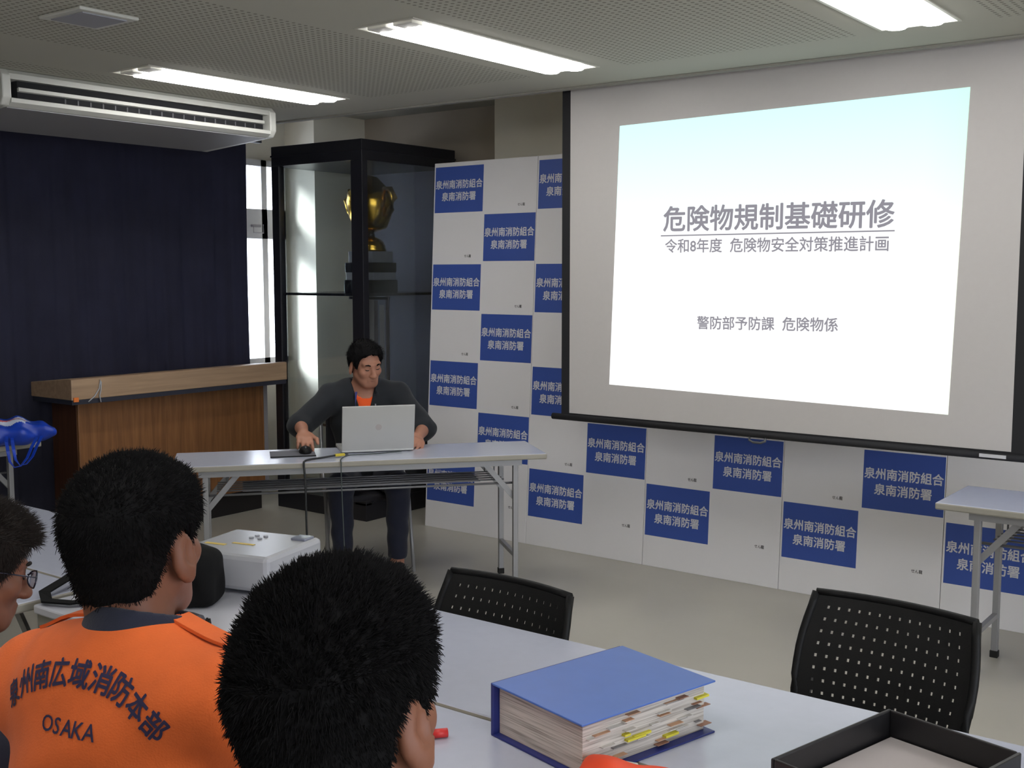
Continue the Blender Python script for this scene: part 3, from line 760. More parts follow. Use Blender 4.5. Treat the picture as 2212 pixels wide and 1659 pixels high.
link('shell', s.mesh('mouse_shell'), ms, [BLACK_PL])
MB().lathe([(.007, -.003), (.007, .003)], M=Matrix.Translation((0, -.03, .031)) @ Matrix.Rotation(PI / 2, 4, 'Y'), seg=12).build('scroll_wheel', STEEL_DK, ms)
def sm(pts, n=6):
    out = []; P = [Vector(p) for p in pts]
    for i in range(len(P) - 1):
        a, b_, c, d = P[max(i - 1, 0)], P[i], P[i + 1], P[min(i + 2, len(P) - 1)]
        for k in range(n):
            t = k / n; out.append(.5 * ((2 * b_) + (c - a) * t + (2 * a - 5 * b_ + 4 * c - d) * t * t + (3 * b_ - a - 3 * c + d) * t ** 3))
    out.append(P[-1]); return out
CAB = mat('cable_black', (30, 32, 34), .6)
vg = thing('video_cable', 'black video cable with yellow plug hanging over the presenter table edge to the floor', 'cable', (0, 0, 0))
MB().tube(sm([tp(1.03, .12, .712), tp(1.10, .10, .706), tp(1.16, .06, .706), tp(1.19, .01, .706), tp(1.195, -.012, .69), tp(1.19, -.018, .60), tp(1.185, -.02, .3), tp(1.16, -.03, .03), tp(1.12, -.10, .007), tp(1.0, -.30, .007)]), .005, seg=8).build('cord', CAB, vg)
MB().box(-.025, .025, -.009, .009, -.006, .006, bevel=.002, M=Matrix.Translation(tp(1.015, .125, .712)) @ Matrix.Rotation(PT_A + .3, 4, 'Z')).build('yellow_plug', mat('plug_yellow', (200, 180, 50), .5), vg)
pw = thing('power_cable', 'thin grey cable looping from the laptop and down over the table edge', 'cable', (0, 0, 0))
MB().tube(sm([tp(.70, .21, .706), tp(.80, .18, .704), tp(.90, .165, .704), tp(.99, .16, .704), tp(1.03, .19, .704), tp(.99, .22, .704), tp(.97, .17, .704), tp(1.0, .10, .704), tp(1.02, .02, .704), tp(1.02, -.011, .69), tp(1.02, -.014, .6), tp(1.01, -.016, .25), tp(1.0, -.02, .008), tp(.93, -.06, .005)]), .0028, seg=6).build('cord', mat('cable_grey', (66, 74, 74), .6), pw)

# ------------------------------------------------------------------ things on the audience tables
bn = thing('ring_binder', 'thick blue ring binder stuffed with tabbed papers', 'binder', (-1.310, 1.71, .70), math.radians(-14))
BB = mat('binder_blue', (70, 104, 178), .42, var=.03, vscale=20); BD = mat('binder_dark', (34, 44, 112), .45)
PAP = None
def paper_mat():
    m = bpy.data.materials.new('paper_stack'); m.use_nodes = True; nt = m.node_tree; b = nt.nodes['Principled BSDF']
    tc = nt.nodes.new('ShaderNodeTexCoord'); mp = nt.nodes.new('ShaderNodeMapping'); mp.inputs['Scale'].default_value = (3, 3, 160)
    n = nt.nodes.new('ShaderNodeTexNoise'); n.inputs['Scale'].default_value = 2; n.inputs['Detail'].default_value = 6
    r = nt.nodes.new('ShaderNodeValToRGB'); r.color_ramp.elements[0].color = lin((126, 118, 110)) + (1,); r.color_ramp.elements[1].color = lin((196, 190, 182)) + (1,)
    r.color_ramp.elements[0].position = .28; r.color_ramp.elements[1].position = .55
    nt.links.new(tc.outputs['Object'], mp.inputs[0]); nt.links.new(mp.outputs[0], n.inputs['Vector']); nt.links.new(n.outputs['Fac'], r.inputs[0]); nt.links.new(r.outputs[0], b.inputs['Base Color'])
    b.inputs['Roughness'].default_value = .9; return m
PAP = paper_mat()
MSH = Matrix.Identity(4); MSH[0][1] = .10  # the stack leans a little
MB().box(-.005, .256, -.02, .33, 0, .004, bevel=.0015).build('back_cover', BD, bn)
MB().box(-.012, -.004, -.02, .33, 0, .106, bevel=.002).build('spine', BD, bn)
MB().box(-.010, .250, -.02, .335, .102, .106, bevel=.0015, M=Matrix.Rotation(math.radians(.6), 4, 'Y')).build('front_cover', BB, bn)
MB().box(-.002, .236, -.005, .318, .0045, .093).build('paper_stack', PAP, bn)
TABC = [((205, 195, 60), 1), ((190, 150, 120), 3), ((150, 110, 90), 2), ((200, 196, 190), 4), ((120, 118, 120), 2)]
rr = random.Random(3)
for k in range(34):
    c = rr.choice([0, 1, 1, 2, 3, 3, 3, 4]); y = rr.uniform(.0, .30); z = .012 + .08 * k / 34 + rr.uniform(-.003, .003)
    if 10 <= k <= 11: c = 0; y = .10 + .02 * (k - 10)
    MB().box(.23, .241 + rr.uniform(0, .007), y, y + rr.uniform(.014, .05), z, z + .0012 + (.003 if c == 0 else 0)).build('index_tab', mat('tab_%d' % c, TABC[c][0], .7), bn)
ty = thing('document_tray', 'black open document tray holding white paper at lower right', 'tray', (-.595, 1.87, .70), math.radians(0))
fw_, fd_ = .135, .21
ty.rotation_euler = (0, 0, math.radians(-14)); ty.location = Vector((-.70, 2.14, .70)) + Matrix.Rotation(math.radians(-14), 3, 'Z') @ Vector((.132, -.18, 0))
TB = mat('tray_black', (26, 25, 27), .4, var=.1, vscale=30)
MB().box(-.127, .127, -.175, .175, 0, .005).build('floor', TB, ty)
MB().box(-.132, -.125, -.18, .18, 0, .062, bevel=.003).build('side', TB, ty); MB().box(.125, .132, -.18, .18, 0, .062, bevel=.003).build('side', TB, ty)
MB().box(-.125, .125, .173, .18, 0, .062, bevel=.003).build('side', TB, ty); MB().box(-.125, .125, -.18, -.173, 0, .062, bevel=.003).build('side', TB, ty)
ppr = MB().box(-.118, .118, -.165, .168, .0055, .012).build('paper_sheet', mat('white_paper', (182, 174, 174), .8)); ppr.location = ty.location; ppr.rotation_euler = ty.rotation_euler
props(ppr, 'stack of white paper lying in the black document tray', 'paper')
op = thing('orange_pouch', 'orange-red soft pouch with dark print at the bottom edge beside the binder', 'pouch', (-.955, 1.605, .70), .25)
s = SDF((-.16, -.12, -.01), (.16, .14, .07), .005); s.ell((0, 0, .018), (.11, .085, .024), box=.018).ell((-.05, .05, .025), (.03, .03, .02), k=.03)
s.wobble(lambda x, y, z: .003 * np.sin(x * 50 + y * 40)); s.keep(lambda x, y, z: -z + .001)
om = s.mesh('pouch'); om.materials.append(mat('pouch_orange', (226, 70, 30), .55)); om.materials.append(mat('pouch_print', (110, 34, 22), .6))
for p in om.polygons:
    c = p.center
    if c.z > .025 and -.05 < c.x < .09 and abs(c.y - .0) < .012 and math.sin(c.x * 330) > -.3: p.material_index = 1
link('body', om, op)
MB().box(-.05, -.015, .08, .10, .02, .032, bevel=.004).build('zip_tag', WHITE_PL, op)
mk = thing('marker_pen', 'red and black marker pen lying beside the short-haired man', 'pen', (-1.415, 1.60, .70), .9)
MB().lathe([(.008, -.05), (.008, .02)], M=Matrix.Translation((0, 0, .009)) @ Matrix.Rotation(PI / 2, 4, 'Y'), seg=12).build('barrel', BLACK_PL, mk)
MB().lathe([(.009, .015), (.009, .045)], M=Matrix.Translation((0, 0, .010)) @ Matrix.Rotation(PI / 2, 4, 'Y'), seg=12).build('cap', mat('cap_red', (200, 50, 48), .4), mk)
pen_spots = [(0, 0, .02), (.012, .01, -.04), (-.01, .012, .05), (.005, -.012, .0)]
pcp = thing('pen_cup', 'small pen cup of black pens behind the orange jacket shoulder', 'pen cup', (-2.065, 1.585, .70))
MB().lathe([(.03, 0), (.031, .07), (.028, .07), (.027, .004)], seg=18).build('cup', mat('cup_white', (188, 188, 196), .4), pcp)
for i, (x, y, t_) in enumerate(pen_spots):
    pe = thing('pen', ['black pen leaning left in the pen cup', 'black pen leaning right in the pen cup', 'black pen standing at the back of the pen cup', 'black pen standing at the front of the pen cup'][i], 'pen', (-2.065 + x, 1.585 + y, .706), 0, 'pens in the cup')
    pe.rotation_euler = (t_, t_ * 1.5, 0)
    MB().lathe([(.0045, 0), (.0045, .105), (.003, .115)], seg=8).build('barrel', BLACK_PL, pe)
    MB().box(-.0015, .0015, -.008, -.004, .08, .118).build('clip', BLACK_PL, pe)

# ------------------------------------------------------------------ people
# local frame of a person: x = his right, y = forward, z = up, origin on the floor below the head
def rotm(yaw=0, pitch=0, roll=0):
    """head rotation: yaw turns to his left (+), pitch looks up (+)."""
    return np.array(Matrix.Rotation(yaw, 3, 'Z') @ Matrix.Rotation(pitch, 3, 'X') @ Matrix.Rotation(roll, 3, 'Y'))

class Head:
    def __init__(self, c, R, s=1.0): self.c = np.array(c, float); self.R = R; self.s = s
    def p(self, q): return self.c + self.R @ (np.array(q, float) * self.s)
    def mat4(self):
        M = Matrix([list(r) for r in self.R]).to_4x4(); M.translation = Vector(self.c); return M @ Matrix.Scale(self.s, 4)
    def loc(self, X, Y, Z):
        d = [X - self.c[0], Y - self.c[1], Z - self.c[2]]
        return [(self.R[0, i] * d[0] + self.R[1, i] * d[1] + self.R[2, i] * d[2]) / self.s for i in range(3)]

def add_head(s, h):
    E = lambda c, r, **k: s.ell(h.p(c), np.array(r) * h.s, R=h.R, **k)
    C = lambda a, b, ra, rb=None, **k: s.cone(h.p(a), h.p(b), ra * h.s, (rb or ra) * h.s, **k)
    E((0, -.018, .035), (.074, .093, .083), k=.02)
    E((0, .024, -.028), (.061, .062, .083), k=.025)
    E((0, .05, -.088), (.034, .034, .027), k=.025)
    for q in (-1, 1):
        C((q * .050, -.0, -.05), (q * .024, .052, -.09), .018, .019, k=.025)
        E((q * .042, .055, -.022), (.022, .022, .022), k=.02)
        C((q * .012, .082, .022), (q * .045, .066, .024), .011, .010, k=.014)
        E((q * .031, .092, .0), (.015, .013, .010), k=.010, op='sub')
        E((q * .031, .070, .0), (.0135, .013, .012), k=.004)
        E((q * .012, .095, -.038), (.009, .011, .008), k=.008)
        Re = h.R @ rotm(q * -.35, 0, q * -.12)
        s.ell(h.p((q * .080, -.014, -.014)), np.array((.0095, .021, .036)) * h.s, R=Re, k=.008)
        s.ell(h.p((q * .0865, -.008, -.008)), np.array((.0045, .010, .019)) * h.s, R=Re, k=.005, op='sub')
        s.ell(h.p((q * .0835, -.010, -.042)), np.array((.006, .010, .010)) * h.s, R=Re, k=.006)
    C((0, .082, .004), (0, .106, -.034), .009, .012, k=.014)
    C((-.018, .080, -.061), (.018, .080, -.061), .0075, k=.008); E((0, .088, -.060), (.012, .007, .005), k=.008)
    C((-.015, .079, -.073), (.015, .079, -.073), .0085, k=.008)

def add_hand(s, w, R, mirror, curl, spread=.022, k=.006):
    """w wrist point; R columns: x across the palm towards the thumb side, y along the fingers, z back of the hand."""
    P = lambda q: np.array(w) + R @ np.array((q[0] * mirror, q[1], q[2]))
    s.ell(P((.0, .045, 0)), (.042, .052, .017), R=R, k=.02)
    L = [.060, .076, .082, .074]; X = [-1.5, -.5, .5, 1.5]
    for i in range(4):
        x = X[i] * spread; a = np.array((x * .9, .082 - .006 * abs(X[i] - .4), .004)); d = x * .25 / .08; ang = 0
        seg = [L[i] * .45, L[i] * .32, L[i] * .26]; r = .0098 if i else .0085
        for j in range(3):
            ang += curl[j]; b_ = a + seg[j] * np.array((d * .9, math.cos(ang), -math.sin(ang)))
            s.cone(P(a), P(b_), r - .0008 * j, r - .0008 * (j + 1), k=k if j else .012); a = b_
    a = np.array((.034, .022, -.004)); b_ = np.array((.062, .052, -.014)); c = np.array((.066, .083, -.024))
    s.cone(P(a), P(b_), .014, .0115, k=.015); s.cone(P(b_), P(c), .0112, .009, k=k)

def hand_frame(d, up):
    y = Vector(d).normalized(); z = Vector(up); z = (z - y * z.dot(y)).normalized(); x = y.cross(z)
    return np.array([[x[i], y[i], z[i]] for i in range(3)])

def torso(s, B, inf=0.0, arms=True, upto=1.0, sleeves=None, legs=True):
    k = .05; I = inf
    cz = B['chest_z']; yo = B['back_y']
    wd = B.get('wide', 1.0)
    s.ell((0, yo, cz), (.168 * wd + I, .112 + I, .19 + I), k=k)
    s.ell((0, yo + .02, cz - .20), (.150 * wd + I, .112 + I, .16 + I), k=k)
    s.ell((0, yo, B['hip_z'] + .06), (.172 + I, .125 + I, .12 + I), k=k)
    for q, S_ in ((-1, 'L'), (1, 'R')):
        sh = B['sh' + S_]; s.cone((q * .03, yo + .005, cz + .135), sh, .062 + I, .056 + I, k=.05)
        s.cone((0, yo + .01, cz + .17), (q * .11, yo, cz + .135), .048 + I, .046 + I, k=.04)
        e, w = np.array(B['el' + S_]), np.array(B['wr' + S_]); sh = np.array(sh)
        if sleeves is None:
            s.cone(sh, e, .047 + I, .040 + I, k=.03); s.cone(e, w, .039 + I, .026 + I, k=.012)
        elif sleeves <= 1:
            s.cone(sh, sh + (e - sh) * sleeves, .050 + I, .047 + I, k=.03)
        else:
            s.cone(sh, e, .050 + I, .046 + I, k=.03); s.cone(e, e + (w - e) * (sleeves - 1), .045 + I, .040 + I, k=.015)

def legs(s, B, inf=0.0, feet=True):
    for S_ in 'LR':
        hp, kn, an = (np.array(B[n + S_]) for n in ('hp', 'kn', 'an'))
        s.cone(hp, kn, .078 + inf, .056 + inf, k=.04); s.cone(kn, an, .054 + inf, .038 + inf, k=.02)
        if feet: s.cone(an + np.array((0, -.02, -.045)), an + np.array((0, .15, -.055)), .036, .03, k=.03)

def hair_region(hh, front=.074, ear=.022, nape=-.075, noise=.004):
    def fn(X, Y, Z):
        x, y, z = hh.loc(X, Y, Z)
        lim = np.interp(y, [-.11, -.062, -.046, -.036, -.012, .012, .018, .030, .037, .054, .075], [nape, nape + .006, -.022, ear - .004, ear + .008, ear, ear - .034, ear - .036, ear, front - .02, front])
        lim = lim + noise * np.sin(x * 160) + noise * .6 * np.sin(x * 310 + y * 200)
        return (lim - z).astype(np.float32)
    return fn

def make_hair(name, h, parent, res, thick, front, ear, nape, material, strands, length, seed, top=0.0, lump=.004):
    s = SDF(h.c - .15, h.c + .16, res)
    T = thick
    s.ell(h.p((0, -.018, .035)), np.array((.074 + T, .093 + T, .083 + T)) * h.s, R=h.R, k=0)
    s.ell(h.p((0, -.045, -.035)), np.array((.058 + T * .5, .052 + T * .5, .065)) * h.s, R=h.R, k=.03)
    s.ell(h.p((0, .02, .05)), np.array((.068 + T, .066 + T * .9, .058 + T)) * h.s, R=h.R, k=.02)
    if top: s.ell(h.p((0, .0, .07 + top * .5)), np.array((.064 + T, .078 + T, .052 + top)) * h.s, R=h.R, k=.02)
    s.keep(hair_region(h, front, ear, nape))
    s.wobble(lambda X, Y, Z: lump * np.sin(X * 95 + 1.3 * np.sin(Z * 60)) * np.sin(Y * 88 + Z * 40) + lump * .5 * np.sin(X * 210) * np.sin(Z * 190 + Y * 150))
    me = s.mesh(name, 1)
    o = link('hair', me, parent, [material])
    if strands:
        rng = np.random.default_rng(seed); n = len(me.polygons)
        ar = np.zeros(n); me.polygons.foreach_get('area', ar); ctr = np.zeros(n * 3); me.polygons.foreach_get('center', ctr); nr = np.zeros(n * 3); me.polygons.foreach_get('normal', nr)
        ctr = ctr.reshape(-1, 3); nr = nr.reshape(-1, 3)
        out = ((ctr - h.c) * nr).sum(1) > 0
        pr = ar * out; pick = rng.choice(n, strands, p=pr / pr.sum())
        p0 = ctr[pick] + rng.normal(0, res * .5, (strands, 3)); d = nr[pick] + rng.normal(0, .22, (strands, 3))
        fwd = h.R @ np.array((0, 1, 0)); up = h.R @ np.array((0, 0, 1))
        zl = ((p0 - h.c) @ up)[:, None]
        d += np.where(zl > .06 * h.s, fwd * .35 + up * .1, -up * .75)
        d /= np.linalg.norm(d, axis=1)[:, None]; L = (length * rng.uniform(.5, 1.15, strands))[:, None]
        L = L * np.interp(zl, [-.02, .0, .06], [.40, .5, 1])
        bend = np.where(zl > .07 * h.s, fwd * .5 - up * .2, -up * .5)
        pts = np.stack([p0 - d * .004, p0 + d * L * .5 + bend * L * .06, p0 + d * L + bend * L * .22], 1)
        cu_ = bpy.data.hair_curves.new(name + '_strands'); cu_.add_curves([3] * strands)
        cu_.position_data.foreach_set('vector', pts.astype(np.float32).ravel())
        a = cu_.attributes.new('radius', 'FLOAT', 'POINT'); a.data.foreach_set('value', np.tile(np.array([.00045, .0004, .0001], np.float32), strands))
        cu_.materials.append(material)
        so = bpy.data.objects.new('hair_strands', cu_); COL.objects.link(so); so.parent = o; so['kind'] = 'stuff'
    return o

def face_bits(h, parent, hairmat, glasses=False):
    M4 = h.mat4()
    for q in (-1, 1):
        mb = MB(); mb.tube([(q * .018, .0905, .021), (q * .030, .0890, .026), (q * .044, .079, .023)], [.003, .0042, .002], seg=8)
        bmesh.ops.transform(mb.bm, matrix=M4, verts=mb.bm.verts); mb.build('eyebrow', hairmat, parent)
        mb = MB(); mb.tube([(q * .0195, .0815, -.003), (q * .0255, .0838, -.0045), (q * .032, .0838, -.005), (q * .038, .0815, -.0035), (q * .0425, .077, -.001)], [.001, .0021, .0025, .0021, .001], seg=8)
        bmesh.ops.transform(mb.bm, matrix=M4, verts=mb.bm.verts); mb.build('eye', mat('eye_dark', (34, 24, 22), .35), parent)
    mb = MB(); mb.tube([(-.021, .0838, -.0672), (-.010, .0885, -.0668), (0, .0895, -.0675), (.010, .0885, -.0668), (.021, .0838, -.0672)], [.001, .0016, .0018, .0016, .001], seg=8)
    bmesh.ops.transform(mb.bm, matrix=M4, verts=mb.bm.verts); mb.build('mouth', mat('lip_line', (112, 58, 52), .5), parent)
    if glasses:
        mb = MB()
        for q in (-1, 1):
            mb.tube([(q * .034 + .023 * math.cos(g), .104 - .006 * abs(math.cos(g)), -.004 + .017 * math.sin(g)) for g in [2 * PI * k / 20 for k in range(20)]], .0016, seg=6, closed=True)
            mb.tube([(q * .057, .098, .002), (q * .074, .085, .004), (q * .079, .02, .006), (q * .081, -.02, .0)], .0014, seg=6)
        mb.tube([(-.011, .104, 0), (0, .110, .004), (.011, .104, 0)], .0014, seg=6)
        bmesh.ops.transform(mb.bm, matrix=M4, verts=mb.bm.verts); g_ = mb.build('glasses', mat('glasses_frame', (40, 44, 62), .25), parent)
        lb = MB()
        for q in (-1, 1):
            lb.lathe([(.0215, -.0006), (.0215, .0006)], M=Matrix.Translation((q * .034, .101, -.004)) @ Matrix.Rotation(PI / 2, 4, 'X') @ Matrix.Scale(.76, 4, (0, 1, 0)), seg=20)
        bmesh.ops.transform(lb.bm, matrix=M4, verts=lb.bm.verts); lb.build('lens', glass_mat('lens_glass', (.96, .97, 1), 1.2), g_)

def folds(a, f):
    return lambda X, Y, Z: a * np.sin(X * f + 3 * np.sin(Z * f * .4)) * np.sin(Z * f * .7 + Y * f * .5 + 1.0)

def collar(s, c0, c1, r0, r1, th, vfront=None):
    """band around the neck axis c0-c1 as a hollow cone."""
    c0, c1 = np.array(c0, float), np.array(c1, float); ax = c1 - c0; L = np.linalg.norm(ax); ax /= L
    X, Y, Z = s.grid(); t = (X - c0[0]) * ax[0] + (Y - c0[1]) * ax[1] + (Z - c0[2]) * ax[2]
    rx, ry, rz = X - c0[0] - t * ax[0], Y - c0[1] - t * ax[1], Z - c0[2] - t * ax[2]
    r = np.sqrt(rx ** 2 + ry ** 2 + rz ** 2); q = np.clip(t / L, 0, 1)
    d = np.abs(r - (r0 + (r1 - r0) * q)) - th; d = np.maximum(d, np.maximum(-t, t - L))
    if vfront is not None: d = np.maximum(d, vfront(X, Y, Z))
    s.d = np.minimum(s.d, d.astype(np.float32))

def person(label, loc, rz): return thing('person', label, 'person', loc, rz)

# ---- presenter, facing the camera across his table
pr_loc = (-4.32, 4.43, 0); pr_rz = math.atan2(.643, .766) + PI + PI / 2 - PI / 2
fwd_w = Vector((.766, -.643, 0)); pr_rz = math.atan2(fwd_w.y, fwd_w.x) - PI / 2
pr = person('seated presenter in dark short-sleeved shirt over orange tee, hand on mouse', pr_loc, pr_rz)
# x = his right (image left); measured l -> x = -l
BP = dict(chest_z=.80, back_y=-.085, hip_z=.47, shR=(.175, -.075, .925), shL=(-.175, -.075, .925), elR=(.355, .075, .795), elL=(-.30, .09, .76), wrR=(.350, .295, .782), wrL=(-.235, .31, .745),
          hpL=(-.10, -.06, .50), hpR=(.10, -.06, .50), knL=(-.125, .33, .50), knR=(.165, .31, .50), anL=(-.13, .24, .09), anR=(.155, .22, .09))
HP = Head((0, .01, 1.105), rotm(math.radians(22), math.radians(-14), math.radians(4)), 1.0)
s = SDF((-.42, -.28, 0), (.46, .52, 1.26), .005)
torso(s, BP); legs(s, BP); add_head(s, HP)
s.cone(HP.p((0, -.025, -.06)), (0, -.07, .95), .054, .062, k=.03)
Rh = hand_frame((-.02, .8, -.22), (0, .25, 1)); add_hand(s, BP['wrR'], Rh, -1, (.35, .55, .45), .023)
Rl = hand_frame((.10, .8, -.10), (-.55, 0, .8)); add_hand(s, BP['wrL'], Rl, 1, (.5, .7, .6), .022)
link('body', s.mesh('presenter_body', 1), pr, [SKIN])
make_hair('presenter_hair', HP, pr, .005, .013, .080, .02, -.07, HAIR, 2500, .012, 3)
face_bits(HP, pr, HAIR)
vneck = lambda X, Y, Z: (.05 - np.maximum(np.abs(X) - .012 - np.maximum(Z - .80, 0) * .34, -.2) - np.where(Y > -.06, .05, 9)).astype(np.float32)
s = SDF((-.42, -.28, .44), (.46, .3, 1.06), .005); torso(s, BP, .008, sleeves=.2)
s.keep(lambda X, Y, Z: np.maximum(Z - .96 - .04 * np.clip(-Y * 10, 0, 1), .075 - np.sqrt(X ** 2 + (Y + .04) ** 2 + ((Z - .99) * .8) ** 2)))
link('tee_shirt', s.mesh('tee'), pr, [ORANGE_T])
s = SDF((-.46, -.30, .42), (.50, .34, 1.06), .005); torso(s, BP, .020, sleeves=1.10)
collar(s, (0, -.055, .925), (0, -.066, 1.028), .096, .080, .005)
s.wobble(folds(.005, 38))
s.keep(lambda X, Y, Z: np.maximum(np.maximum(Z - 1.03, .46 - Z), np.where((Y > -.05) & (Z > .76), -(np.abs(X - .01) - .008 - np.clip(Z - .80, 0, .3) * .28), -1).astype(np.float32)))
s.keep(lambda X, Y, Z: np.where(Z > .93, .066 - np.sqrt(X ** 2 + (Y + .06) ** 2), -.2).astype(np.float32))
link('shirt', s.mesh('presenter_shirt', 2), pr, [CHAR])
s = SDF((-.3, -.28, .05), (.34, .46, .66), .006); s.ell((0, -.085, .53), (.185, .137, .13), k=.03); legs(s, BP, .012, feet=False); s.keep(lambda X, Y, Z: .10 - Z); s.wobble(folds(.005, 30))
link('trousers', s.mesh('presenter_trousers', 2), pr, [NAVY])
s = SDF((-.3, .1, -.01), (.34, .5, .14), .005)
for S_ in 'LR':
    a = np.array(BP['an' + S_]); s.cone(a + np.array((0, -.03, -.045)), a + np.array((0, .16, -.055)), .043, .036, k=.03)
s.keep(lambda X, Y, Z: .002 - Z); link('shoes', s.mesh('shoes'), pr, [BLACK_PL])
MB().tube([(.055, .03, .96), (.062, .055, .90), (.055, .062, .82), (.04, .066, .74)], .004, flat=(.014, .002)).build('lanyard', mat('lanyard_blue', (42, 48, 110), .7), pr)
MB().tube([(-.045, .052, .895), (-.047, .066, .855)], .0035, seg=8).build('pen_clip', mat('clip_grey', (150, 150, 160), .3), pr)

pc_ = thing('pipe_chair', 'dark seat pipe-leg chair under the presenter', 'chair', pr_loc, pr_rz)
MB().box(-.21, .21, -.26, .16, .385, .42, bevel=.012).build('seat', mat('seat_dark', (34, 32, 40), .7), pc_)
MB().box(-.20, .20, -.285, -.26, .60, .84, bevel=.01).build('backrest', mat('seat_dark', (34, 32, 40), .7), pc_)
for q in (-1, 1):
    MB().tube([(q * .225, -.29, .86), (q * .225, -.25, .5), (q * .225, .0, .39), (q * .225, .20, .0)], .010, seg=8).build('leg', STEEL, pc_)
    MB().tube([(q * .21, .12, .40), (q * .21, -.05, .2), (q * .21, -.27, .0)], .010, seg=8).build('leg', STEEL, pc_)

# ---- man in the orange jacket
og = person('man seen from behind in orange jacket with navy collar and lettering on the back', (-1.459, 1.057, 0), math.radians(10))
HO = Head((-.040, -.020, 1.185), rotm(math.radians(13), math.radians(0), math.radians(-2)), 1.09)
BO = dict(chest_z=.855, back_y=-.085, hip_z=.49, wide=1.10, shR=(.195, -.075, .985), shL=(-.200, -.075, .955), elR=(.265, .11, .75), elL=(-.275, .08, .73), wrR=(.10, .31, .755), wrL=(-.10, .31, .755),
          hpL=(-.10, -.05, .50), hpR=(.10, -.05, .50), knL=(-.13, .38, .52), knR=(.13, .38, .52), anL=(-.13, .33, .09), anR=(.13, .33, .09))
s = SDF((-.4, -.28, 0), (.4, .56, 1.34), .005)
torso(s, BO); legs(s, BO); add_head(s, HO); s.cone(HO.p((0, -.03, -.06)), (0, -.075, 1.02), .058, .066, k=.03)
s.ell(HO.p((0, -.05, -.05)), (.055, .045, .06), k=.03)
for S_, m_, x in (('R', -1, -.5), ('L', 1, .5)): add_hand(s, BO['wr' + S_], hand_frame((x * .6, .8, 0), (0, 0, 1)), m_, (.2, .3, .3))
link('body', s.mesh('orange_body', 1), og, [SKIN_SHADE])
make_hair('orange_hair', HO, og, .005, .010, .075, .022, -.072, HAIR, 16000, .009, 5, lump=.0012)
face_bits(HO, og, HAIR)
s = SDF((-.46, -.34, .40), (.46, .46, 1.14), .005); torso(s, BO, .024, sleeves=1.9)
s.wobble(folds(.005, 26)); s.keep(lambda X, Y, Z: np.maximum(.42 - Z, Z - 1.10)); s.keep(lambda X, Y, Z: np.where(Z > 1.0, .06 - np.sqrt(X ** 2 + (Y + .06) ** 2), -.2).astype(np.float32))
jk = s.mesh('orange_jacket', 2); jko = link('jacket', jk, og, [ORANGE])
s = SDF((-.2, -.25, .93), (.2, .12, 1.2), .005)
collar(s, (0, -.060, 1.036), (0, -.042, 1.094), .090, .078, .006)
link('collar', s.mesh('navy_collar', 1), og, [NAVY])
s = SDF((-.3, -.28, .05), (.3, .56, .66), .007); s.ell((0, -.085, .53), (.185, .137, .13), k=.03); legs(s, BO, .012, feet=False); s.keep(lambda X, Y, Z: .06 - Z)
link('trousers', s.mesh('orange_trousers', 1), og, [ORANGE])
bvh = BVHTree.FromPolygons([v.co.copy() for v in jk.vertices], [tuple(p.vertices) for p in jk.polygons])
def project(bm_t, off=.0018, direc=Vector((0, 1, 0)), start=-.6):
    for _ in range(2):
        long_ = [e for e in bm_t.edges if e.calc_length() > .014]
        if long_: bmesh.ops.subdivide_edges(bm_t, edges=long_, cuts=1)
    bmesh.ops.triangulate(bm_t, faces=bm_t.faces)
    for v in bm_t.verts:
        hit = bvh.ray_cast(Vector((v.co.x, start, v.co.z)), direc)
        if hit[0] is not None: v.co = hit[0] + hit[1] * off
lt = MB(); chars = '泉州南広域消防本部'; RADT = .215
for i, ch_ in enumerate(chars):
    g = (i - 4) * .175
    tb_ = text_bm(ch_, width=.033, height=.036, bold=.024)
    px_, pz_ = RADT * math.sin(g), 1.035 - RADT * (1 - math.cos(g)) * 1.0
    bmesh.ops.transform(tb_, matrix=Matrix.Translation((px_, -.6, pz_)) @ Matrix.Rotation(g, 4, 'Y') @ Matrix.Rotation(PI / 2, 4, 'X'), verts=tb_.verts)
    project(tb_); lt.merge(tb_, 0)
lt.build('back_lettering', PRINT_NAVY, jko)
lt = MB()
for i, ch_ in enumerate('OSAKA'):
    tb_ = text_bm(ch_, height=.021, bold=.012)
    bmesh.ops.transform(tb_, matrix=Matrix.Translation(((i - 2) * .02, -.6, .965)) @ Matrix.Rotation(PI / 2, 4, 'X'), verts=tb_.verts)
    project(tb_); lt.merge(tb_, 0)
lt.build('city_lettering', PRINT_NAVY, jko)
for q in (-1, 1):
    stp = MB(); P = []
    for k in range(9):
        x = q * (.075 + .125 * k / 8); hit = bvh.ray_cast(Vector((x, -.055, 1.3)), Vector((0, 0, -1)))
        if hit[0] is not None: P.append(hit[0] + Vector((0, 0, .004 + .006 * math.sin(PI * k / 8))))
    if len(P) > 2: stp.tube(P, .01, flat=(.036, .005)); stp.build('shoulder_strap', ORANGE, jko)

